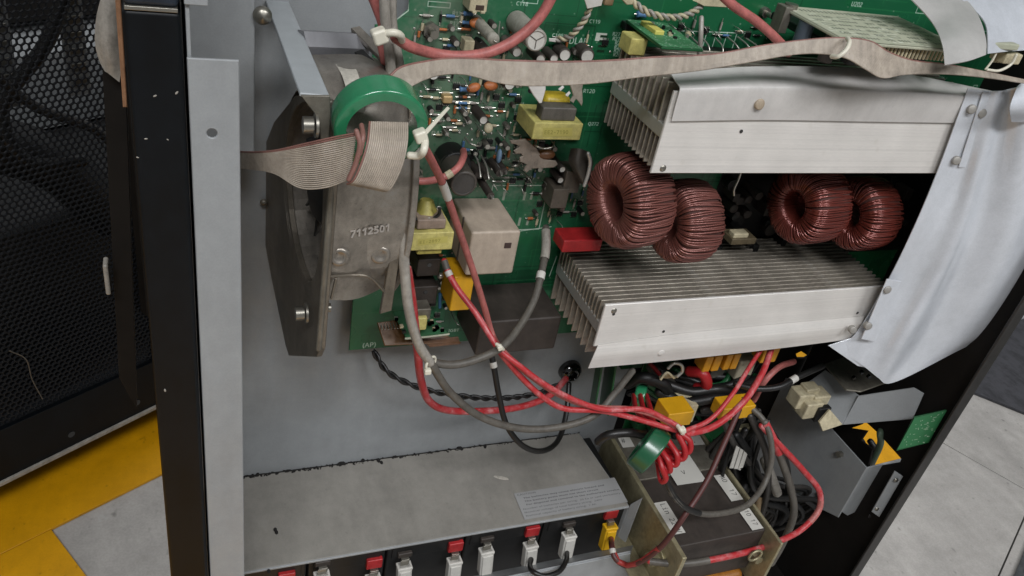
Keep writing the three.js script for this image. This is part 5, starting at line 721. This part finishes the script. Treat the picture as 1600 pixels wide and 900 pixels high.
for (const [pts, r, m, l] of [[[[0.4337, 0.3741, 0.09], [0.4548, 0.343, 0.1], [0.4804, 0.29, 0.1], [0.5053, 0.2201, 0.09], [0.5229, 0.1442, 0.08]], .003, M.darkWire, 'dark cable hanging vertically behind the grey bend'], [[[0.4417, 0.3756, 0.085], [0.4783, 0.3369, 0.09], [0.5174, 0.2836, 0.085], [0.5443, 0.2182, 0.08]], .0026, M.blackWire, 'black cable behind the thick red cable'], [[[0.4385, 0.3414, 0.08], [0.4841, 0.2881, 0.075], [0.5119, 0.2292, 0.075], [0.5313, 0.1603, 0.07]], .0042, M.blackPlastic, 'thick black cable lowest in the tangle at the right'], [[[0.4168, 0.3637, 0.08], [0.4326, 0.3396, 0.085], [0.48, 0.2898, 0.08], [0.5333, 0.2338, 0.075]], .0028, M.darkWire, 'dark cable crossing diagonally behind the transformer'], [[[0.474, 0.3137, 0.09], [0.4849, 0.2963, 0.095], [0.502, 0.2716, 0.095]], .0045, M.greyWireLight, 'short pale sleeve end in the cable tangle at the right'], [[[0.491, 0.264, 0.09], [0.4978, 0.2403, 0.09], [0.5019, 0.2115, 0.09]], .0052, mat(0x9b8668, { roughness: .6 }), 'tan sleeve end in the cable tangle at the right']]) cable(l, pts, r, m);

{ const t = thing('cable_tangle', 'dense tangle of black cables between the transformer and the grey bracket box', 'cables');
  for (let k = 0; k < 15; k++) { const a = [0.4557, 0.3407, 0.07], b = [0.5457, 0.161, 0.09], x = rr(-.012, .03), q = [[a[0] + x * .6, a[1] + rr(-.004, .012), rr(.05, .08)], [a[0] + x + rr(-.01, .012), a[1] * .66 + b[1] * .34, rr(.05, .095)], [b[0] + x * .8 + rr(-.014, .02), a[1] * .33 + b[1] * .67, rr(.045, .09)], [b[0] + x * .5 + rr(-.02, .02), b[1] - rr(0, .02), rr(.04, .08)]]; obj('cable', wire(q, rr(.0016, .0034)), [M.blackWire, M.blackPlastic, M.darkWire, M.blackWire, M.blackWire][k % 5], t); } }
// ---------------------------------------------------------------- labelled transformer with gilt brackets
{
  const t = thing('line_transformer', 'dark transformer block between gilt steel brackets with white stickers', 'transformer');
  const zf = .15, A = [0.3781, 0.2628, 0.15], y = A[1], xl = [0.3566, 0.2939, 0.15][0], xr = [0.4442, 0.285, 0.15][0];
  const yT = [0.3619, 0.2925, 0.15][1] + .002;
  const zb2 = .035;
  obj('core', rbox(xl, xr, yT - .05, yT, zb2, .146, .001), M.darkPlastic, t);
  const lb = obj('bracket', [rbox(xl - .0045, xl - .0002, yT - .06, yT + .0045, zb2 - .02, .16, .0008)], M.gold, t);
  obj('foot', rbox(xl - .022, xl - .0046, yT - .052, yT - .0495, zb2 - .02, .16, .0006), M.gold, lb);
  const rbk = obj('bracket', [rbox(xr + .0002, xr + .0032, yT - .06, yT + .0045, zb2 - .02, .165, .0008)], M.gold, t);
  obj('top_plate', rbox(xl, xr, yT - .001, yT + .0016, zb2 - .02, .075, .0006), M.steelDirty, t);
  const bolt = (q) => { const b = obj('bolt', rod([q[0], q[1], q[2]], [q[0] - .007, q[1], q[2]], .007, .007, 6), M.gold, t); obj('washer', rod([q[0] + .0012, q[1], q[2]], [q[0], q[1], q[2]], .0105, .0105, 20), M.gold, b); };
  bolt([xl - .0058, yT - .026, .135]); { const b = obj('ring_bolt', new THREE.TorusGeometry(.006, .0012, 8, 20).translate(...[0.4311, 0.2793, 0.158]), M.gold, t); obj('nut', rod([0.4391, 0.2696, 0.152], [[0.4391, 0.2696, 0.152][0], [0.4391, 0.2696, 0.152][1], .158], .004, .004, 6), M.gold, b); }
  obj('winding', rbox(xl + .004, xr - .004, yT - .075, yT - .05, .06, .152, .006), M.ochre, t);
  const tag_ = (s, w, h, f = 60) => print(w, h, (x) => { x.fillStyle = '#b9b7b0'; x.fillRect(0, 0, w, h); x.fillStyle = '#2c2c2c'; x.font = `${f}px monospace`; s.forEach((q, i) => x.fillText(q, 14, f * 1.1 + i * f * 1.5)); });
  const up = yT + .0012, st = (label, x, z, w, d, rot, s, cw, ch, f, yy = up) => { const g = decal([-w / 2, 0, d / 2], [w / 2, 0, d / 2], [-w / 2, 0, -d / 2]).rotateY(rot).translate(x, yy, z); const o = obj('sticker', g, tag_(s, cw, ch, f), t, true); o.userData.label = label; };
  st('white sticker reading Lin 220V', xl + .0075, .118, .034, .0125, -Math.PI / 2, ['Lin 220V'], 300, 110, 58);
  st('peeling white sticker with two numbers near the right bracket', xr - .008, .098, .030, .0125, -Math.PI / 2, ['A0  17'], 280, 110, 60);
  st('white sticker with a number near the front of the right bracket', xr - .008, .134, .022, .0115, -Math.PI / 2, ['10 17'], 240, 110, 60);
  st('large white paper label under the ferrite ring', (xl + xr) / 2 + .004, .072, .03, .032, -.02, ['', '  v'], 200, 200, 50, yT + .0022);
  st('small white sticker at the back corner', xl + .01, .03, .012, .014, -.05, ['#'], 100, 110, 60, yT + .0022);
  st('small torn white sticker under the cable tie', xr - .01, .04, .018, .012, -.1, ['..'], 140, 90, 60, yT + .0022);
}
ringAt([0.309, 0.3915, 0.118], [.62, -.3, .72], .0185, .0142, .014, mat(0x1e5c3d, { roughness: .3, clearcoat: .4, clearcoatRoughness: .2, map: rep(T.paint, 12) }), 'ferrite_ring', 'green ferrite ring wound with red wire on the labelled transformer');
{ const w = thing('red_winding', 'red wire wound several times through the lower green ferrite ring', 'wire');
  for (const pts of [[[0.3308, 0.4097, 0.131], [0.3363, 0.4059, 0.136], [0.3369, 0.3973, 0.138], [0.3287, 0.3941, 0.134], [0.3235, 0.3876, 0.122]], [[0.3283, 0.4088, 0.131], [0.3325, 0.4007, 0.138], [0.3326, 0.3935, 0.14], [0.3259, 0.3906, 0.136], [0.3207, 0.3861, 0.124]], [[0.3228, 0.4022, 0.13], [0.3259, 0.3973, 0.14], [0.326, 0.3901, 0.142], [0.3219, 0.3894, 0.138], [0.3186, 0.3858, 0.126]], [[0.3163, 0.3968, 0.13], [0.3196, 0.3932, 0.14], [0.3225, 0.3841, 0.142], [0.3186, 0.3861, 0.138], [0.3161, 0.3869, 0.128]], [[0.3165, 0.3929, 0.13], [0.316, 0.3873, 0.14], [0.3198, 0.3787, 0.144], [0.3191, 0.374, 0.142], [0.32, 0.3816, 0.13]]]) obj('turn', wire(pts, .0023), M.redDeep, w); }

// ---------------------------------------------------------------- dark tangle under the lower heat sink
{
  const b = thing('lower_board', 'dark lower circuit board crowded with parts under the lower heat sink', 'circuit board');
  obj('board', rbox(.378, .505, .255, .40, .004, .0056, .0004), M.green, b);
  for (let k = 0; k < 46; k++) { const x = rr(.385, .495), y = rr(.26, .39), w = rr(.003, .009), h = rr(.003, .008), z = rr(.012, .04); obj('component', rnd() < .5 ? rbox(x - w, x + w, y - h, y + h, .0057, z, .0008) : rod([x, y, .0057], [x, y, z], w, w, 14), [M.blackPlastic, M.darkPlastic, M.blackPlastic, M.greyWire, M.green][rnd() * 5 | 0], b); }
  for (const [q, s] of [[[0.3924, 0.4086, 0.4025, 0.4193, 0.0480, 0.0620], 'leftmost'], [[0.4126, 0.4267, 0.4025, 0.4192, 0.0480, 0.0620], 'middle'], [[0.4475, 0.4637, 0.4077, 0.4240, 0.0500, 0.0640], 'right']]) { const [x0, x1, y0, y1, z0, z1] = q; one('yellow_capacitor', [rbox(x0, x0 + (x1 - x0) * .45, y0, y1, z0, z1, .0012), rbox(x0 + (x1 - x0) * .53, x1, y0, y1, z0, z1, .0012)], mat(0xc68a1c, { roughness: .4 }), `${s} of three slim orange yellow capacitors under the lower heat sink`, 'capacitor', 'slim yellow capacitors'); }
  one('yellow_transformer', [rbox(0.3521, 0.3764, 0.3708, 0.3857, 0.0680, 0.0880, .001)], M.yellowBox, 'yellow block poking out behind the red wires left of the tie', 'transformer');
  one('yellow_transformer', [rbox(0.4035, 0.4357, 0.3723, 0.3857, 0.0740, 0.0900, .001)], M.yellowBox, 'flat yellow block behind the rising red wires right of the tie', 'transformer');
  one('white_connector', rbox(0.3777, 0.3905, 0.3593, 0.3785, 0.0500, 0.0750, .001), M.ivory, 'small cream connector beside the left yellow block', 'connector');
  one('white_bracket', sheet([[[0.3529, 0.4019, 0.06], [0.3609, 0.3996, 0.06], [0.3693, 0.3999, 0.06]], [[0.3504, 0.4032, 0.066], [0.3539, 0.4109, 0.066], [0.3637, 0.403, 0.066]]], .0016, 8, 6), M.ivory, 'small bent cream clip under the lower heat sink', 'clip');
  one('bare_loop', wire([[0.3502, 0.4193, 0.07], [0.3536, 0.4235, 0.07], [0.3614, 0.4213, 0.07], [0.3649, 0.4143, 0.07], [0.3618, 0.4093, 0.07]], .0014), M.solder, 'bright bare wire loop under the lower heat sink', 'wire loop');
  one('spade_lug', rbox(0.4413, 0.4592, 0.3777, 0.3987, 0.0300, 0.0500, .002), mat(0x9c9580, { roughness: .6 }), 'pale resin lump under the lower heat sink behind the thin red wire', 'resin lump');
  // black and red loops of thick wire
  for (const [pts, r, m, l] of [[[[0.3705, 0.3829, 0.05], [0.3909, 0.3804, 0.06], [0.4119, 0.3849, 0.065], [0.4467, 0.3716, 0.06]], .0042, M.blackWire, 'thick black wire uppermost in the dark tangle'], [[[0.3668, 0.3748, 0.05], [0.3837, 0.3743, 0.065], [0.4108, 0.3794, 0.07], [0.4547, 0.36, 0.06]], .0044, M.blackPlastic, 'thick black wire in the middle of the dark tangle'], [[[0.412, 0.357, 0.06], [0.4262, 0.364, 0.065], [0.4622, 0.3498, 0.06]], .004, M.darkWire, 'dark wire lowest in the tangle behind the flat yellow block'], [[[0.3906, 0.3945, 0.05], [0.3956, 0.3995, 0.06], [0.4024, 0.3878, 0.062], [0.4007, 0.3791, 0.055]], .0048, M.redDeep, 'thick dark red wire bend in the tangle'], [[[0.3876, 0.3691, 0.05], [0.4002, 0.372, 0.06], [0.4188, 0.365, 0.055]], .0036, M.redDeep, 'dark red wire lying low in the tangle'], [[[0.34, 0.3781, 0.04], [0.3458, 0.3929, 0.05], [0.363, 0.3881, 0.055], [0.3832, 0.3632, 0.05]], .005, M.blackPlastic, 'thick black wire curling beside the upright green cards']]) cable(l, pts, r, m);
  for (const [p, i] of [[[[0.3423, 0.3737, 0.05], [0.3252, 0.3878, 0.08], [0.3184, 0.3972, 0.1], [0.3184, 0.4075, 0.12]], 0], [[[0.348, 0.3751, 0.05], [0.3325, 0.3867, 0.08], [0.3243, 0.3963, 0.1], [0.3251, 0.4039, 0.12]], 1], [[[0.3551, 0.372, 0.05], [0.341, 0.3821, 0.08], [0.3317, 0.3851, 0.1], [0.3241, 0.3873, 0.115]], 2]]) cable(['first', 'second', 'third'][i] + ' red wire dropping from the small green ring, counted from the left', p, .0021, M.redDeep);
  ringAt([0.3475, 0.3686, 0.045], [.75, .1, .6], .0115, .0075, .009, M.ferrite, 'ferrite_ring', 'small green ferrite ring half hidden under the lower heat sink');
  // narrow upright cards
  one('upright_card', slab([[0.3189, 0.3834, 0.02], [0.3024, 0.4114, 0.05], [0.3091, 0.3627, 0.05], [0.3233, 0.3363, 0.02]], .0014), M.green, 'narrow dark upright card left of the small green ring', 'circuit card');
  one('upright_card', slab([[0.3271, 0.3825, 0.02], [0.3114, 0.4158, 0.055], [0.3198, 0.3586, 0.055], [0.334, 0.3317, 0.02]], .0014), M.green, 'wider green upright card left of the small green ring', 'circuit card');
  one('upright_card', rbox(0.3369, 0.3573, 0.3852, 0.3979, 0.0100, 0.0300, .001), M.green, 'small dark card tucked under the heat sink corner', 'circuit card');
  // striped white fins of a part deep in the tangle
  const f = thing('striped_lead', 'fan of white flat leads deep in the tangle right of the transformer', 'flat leads');
  for (const q of [[[0.437, 0.3109, 0.09], [0.4414, 0.3101, 0.09], [0.4382, 0.3359, 0.09], [0.4336, 0.339, 0.09]], [[0.4425, 0.3091, 0.09], [0.4469, 0.3082, 0.09], [0.4438, 0.3318, 0.09], [0.4392, 0.335, 0.09]], [[0.4476, 0.3081, 0.09], [0.4522, 0.3089, 0.09], [0.4502, 0.326, 0.09], [0.4449, 0.3309, 0.09]]]) obj('flat_lead', slab(q, .001), M.white, f);
  const wb = thing('wire_bundle', 'dark bundle of black and green wires packed under the lower heat sink', 'wire bundle');
  for (let k = 0; k < 16; k++) { const a = [0.351, 0.3681, 0.03], b = [0.4932, 0.3502, 0.03], y = a[1] + rr(-.03, .012), x0 = rr(a[0], a[0] + .05), x1 = rr(b[0] - .04, b[0] + .01), z = rr(.02, .052); obj('strand', wire([[x0, y + rr(-.01, .01), z * .6], [x0 * .7 + x1 * .3, y + rr(-.014, .01), z], [x0 * .35 + x1 * .65, y + rr(-.014, .012), z + rr(-.006, .008)], [x1, y + rr(-.012, .014), z * .7]], rr(.0018, .0036)), [M.blackWire, M.blackPlastic, M.green, M.blackWire, M.darkWire, M.redDeep][k % 6 === 5 && k > 8 ? 0 : k % 6], wb); }
  one('black_hose', [new THREE.TorusGeometry(.014, .006, 12, 30).rotateY(.7).rotateX(.5).translate(...[0.4834, 0.2613, 0.07])], M.blackPlastic, 'coiled black hose beside the labelled transformer', 'hose');
  one('bracket_bar', rbox(0.4468, 0.4766, 0.3217, 0.3329, 0.0600, 0.0660, .0008), M.gold, 'short gilt bar behind the cables right of the transformer', 'bracket');
}

// ---------------------------------------------------------------- grey bracket, terminals and small card at the rear
{
  const g = thing('terminal_bracket', 'grey folded steel bracket box in the lower right of the cabinet', 'bracket');
  const zf = .105, c = [0.5879, 0.2988, 0.105], x0 = c[0], yt = c[1], yb = [0.5983, 0.229, 0.105][1], x1 = [0.6308, 0.2968, 0.105][0];
  obj('side_plate', slab([[x0, yt, zf], [x0, yt, -.026], [x0, yb - .09, -.026], [x0, yb - .03, .05], [x0, yb, zf]], .0015), M.grey, g);
  obj('front_plate', slab([[x0 + .001, yt, zf + .0002], [x1, yt + .004, zf + .0002], [x1 - .002, yb + .012, zf + .0002], [x0 + .012, yb, zf + .0002], [x0 + .001, yb + .008, zf + .0002]], .0015), M.grey, g);
  const tb = obj('fixing_tab', slab([[0.596, 0.2601, 0.1268], [0.604, 0.256, 0.1312], [0.604, 0.3102, 0.1302], [0.596, 0.3142, 0.1253]], .0016), M.grey, g);
  for (const p of [[0.599, 0.265, 0.1277], [0.599, 0.3057, 0.129]]) obj('screw', lathe([[0, .0016], [.0018, .0013], [.0024, 0]], p, [p[0], p[1], 1], 12), M.zinc, tb);
  for (const p of [[x0 - .0002, yt - .012, .075], [x0 - .0002, yb + .003, .078]]) obj('bolt', rod(p, [p[0] - .004, p[1], p[2]], .0034, .0034, 6), M.zinc, g);
  obj('tab_screw', lathe([[0, .002], [.0022, .0015], [.003, 0]], [0.609, 0.2438, 0.12], [[0.609, 0.2438, 0.12][0], [0.609, 0.2438, 0.12][1], 1], 12), M.blackPlastic, g);

  const k = thing('angle_bracket', 'dull grey angled bracket over the cream terminal strip', 'bracket');
  obj('wing', slab([[0.545, 0.3478, 0.0347], [0.56, 0.3658, 0.0373], [0.57, 0.3644, 0.0738], [0.562, 0.3337, 0.0792], [0.558, 0.333, 0.0752]], .0016), M.grey, k);
  obj('wing', slab([[0.57, 0.3644, 0.0738], [0.602, 0.3908, 0.0964], [0.604, 0.3909, 0.1072], [0.604, 0.3642, 0.1092], [0.562, 0.3337, 0.0792]], .0016), M.grey, k);
  const s = thing('terminal_strip', 'cream plastic terminal strip under the angled bracket', 'terminal strip');
  for (const [q] of [[[0.5102, 0.5273, 0.3475, 0.3639, 0.0500, 0.0660]], [[0.5200, 0.5357, 0.3507, 0.3668, 0.0500, 0.0620]], [[0.5161, 0.5347, 0.3409, 0.3586, 0.0550, 0.0730]], [[0.5264, 0.5453, 0.3444, 0.3620, 0.0520, 0.0680]]]) obj('block', rbox(...q, .0016), M.ivory, s);
  obj('end_plate', slab([[0.5254, 0.3471, 0.084], [0.5353, 0.3576, 0.08], [0.5485, 0.346, 0.09], [0.5298, 0.3391, 0.088]], .003), M.ivory, s);
  obj('dark_screws', [rbox(0.5287, 0.5425, 0.3386, 0.3549, 0.0700, 0.0760, .001)], M.blackPlastic, s);
  const p = thing('slotted_plate', 'beige slotted plate below the film duct', 'bracket');
  const sl = obj('plate', slab([[0.5447, 0.3786, 0.045], [0.5758, 0.3842, 0.04], [0.5902, 0.3812, 0.08], [0.555, 0.3809, 0.085], [0.5424, 0.3804, 0.08]], .0016), M.steelDirty, p);
  for (const q of [[0.5529, 0.3878, 0.0735], [0.5587, 0.3939, 0.0735], [0.5628, 0.3928, 0.079]]) obj('slot', rod([q[0], q[1], q[2] - .001], [q[0], q[1], q[2] + .0016], .0019, .0019, 10), M.glassBlack, sl);
  const c2 = thing('small_card', 'small green circuit card with silver pads in the dark at the right', 'circuit card');
  obj('card', slab([[0.585, 0.3402, 0.123], [0.585, 0.3794, 0.1216], [0.604, 0.3946, 0.1313], [0.604, 0.3576, 0.1343]], .0016), M.green, c2);
  obj('printed_face', decal([0.5843, 0.3427, 0.1239], [0.6033, 0.3581, 0.1339], [0.5843, 0.3799, 0.1228]), print(256, 200, (x, w, h) => { x.fillStyle = '#2f6f45'; x.fillRect(0, 0, w, h); x.strokeStyle = 'rgba(190,205,180,.8)'; x.lineWidth = 3; for (let i = 0; i < 16; i++) { x.beginPath(); const a = 30 + rnd() * 190, b = 20 + rnd() * 150; x.moveTo(a, b); x.lineTo(a + rr(8, 34), b); x.stroke(); } x.fillStyle = 'rgba(200,210,190,.9)'; for (let i = 0; i < 30; i++) x.fillRect(rnd() * w, rnd() * h, 5, 5); }), c2, true);
  cable('grey green cable bending in front of the yellow gap by the small card', [[0.6217, 0.3184, 0.08], [0.6051, 0.3254, 0.088], [0.611, 0.3128, 0.09], [0.6176, 0.2889, 0.088], [0.6311, 0.2674, 0.08]], .0032, mat(0x50604f, { roughness: .5 }));
  cable('dark wire inside the grey bracket box', [[0.6278, 0.2823, 0.06], [0.6269, 0.2788, 0.07], [0.633, 0.2641, 0.07]], .004, M.blackWire);
  cable('second dark wire inside the grey bracket box', [[0.6417, 0.2799, 0.06], [0.6451, 0.2752, 0.065], [0.6593, 0.2471, 0.06]], .0034, M.blackPlastic);
}
renderer.render(scene, camera);
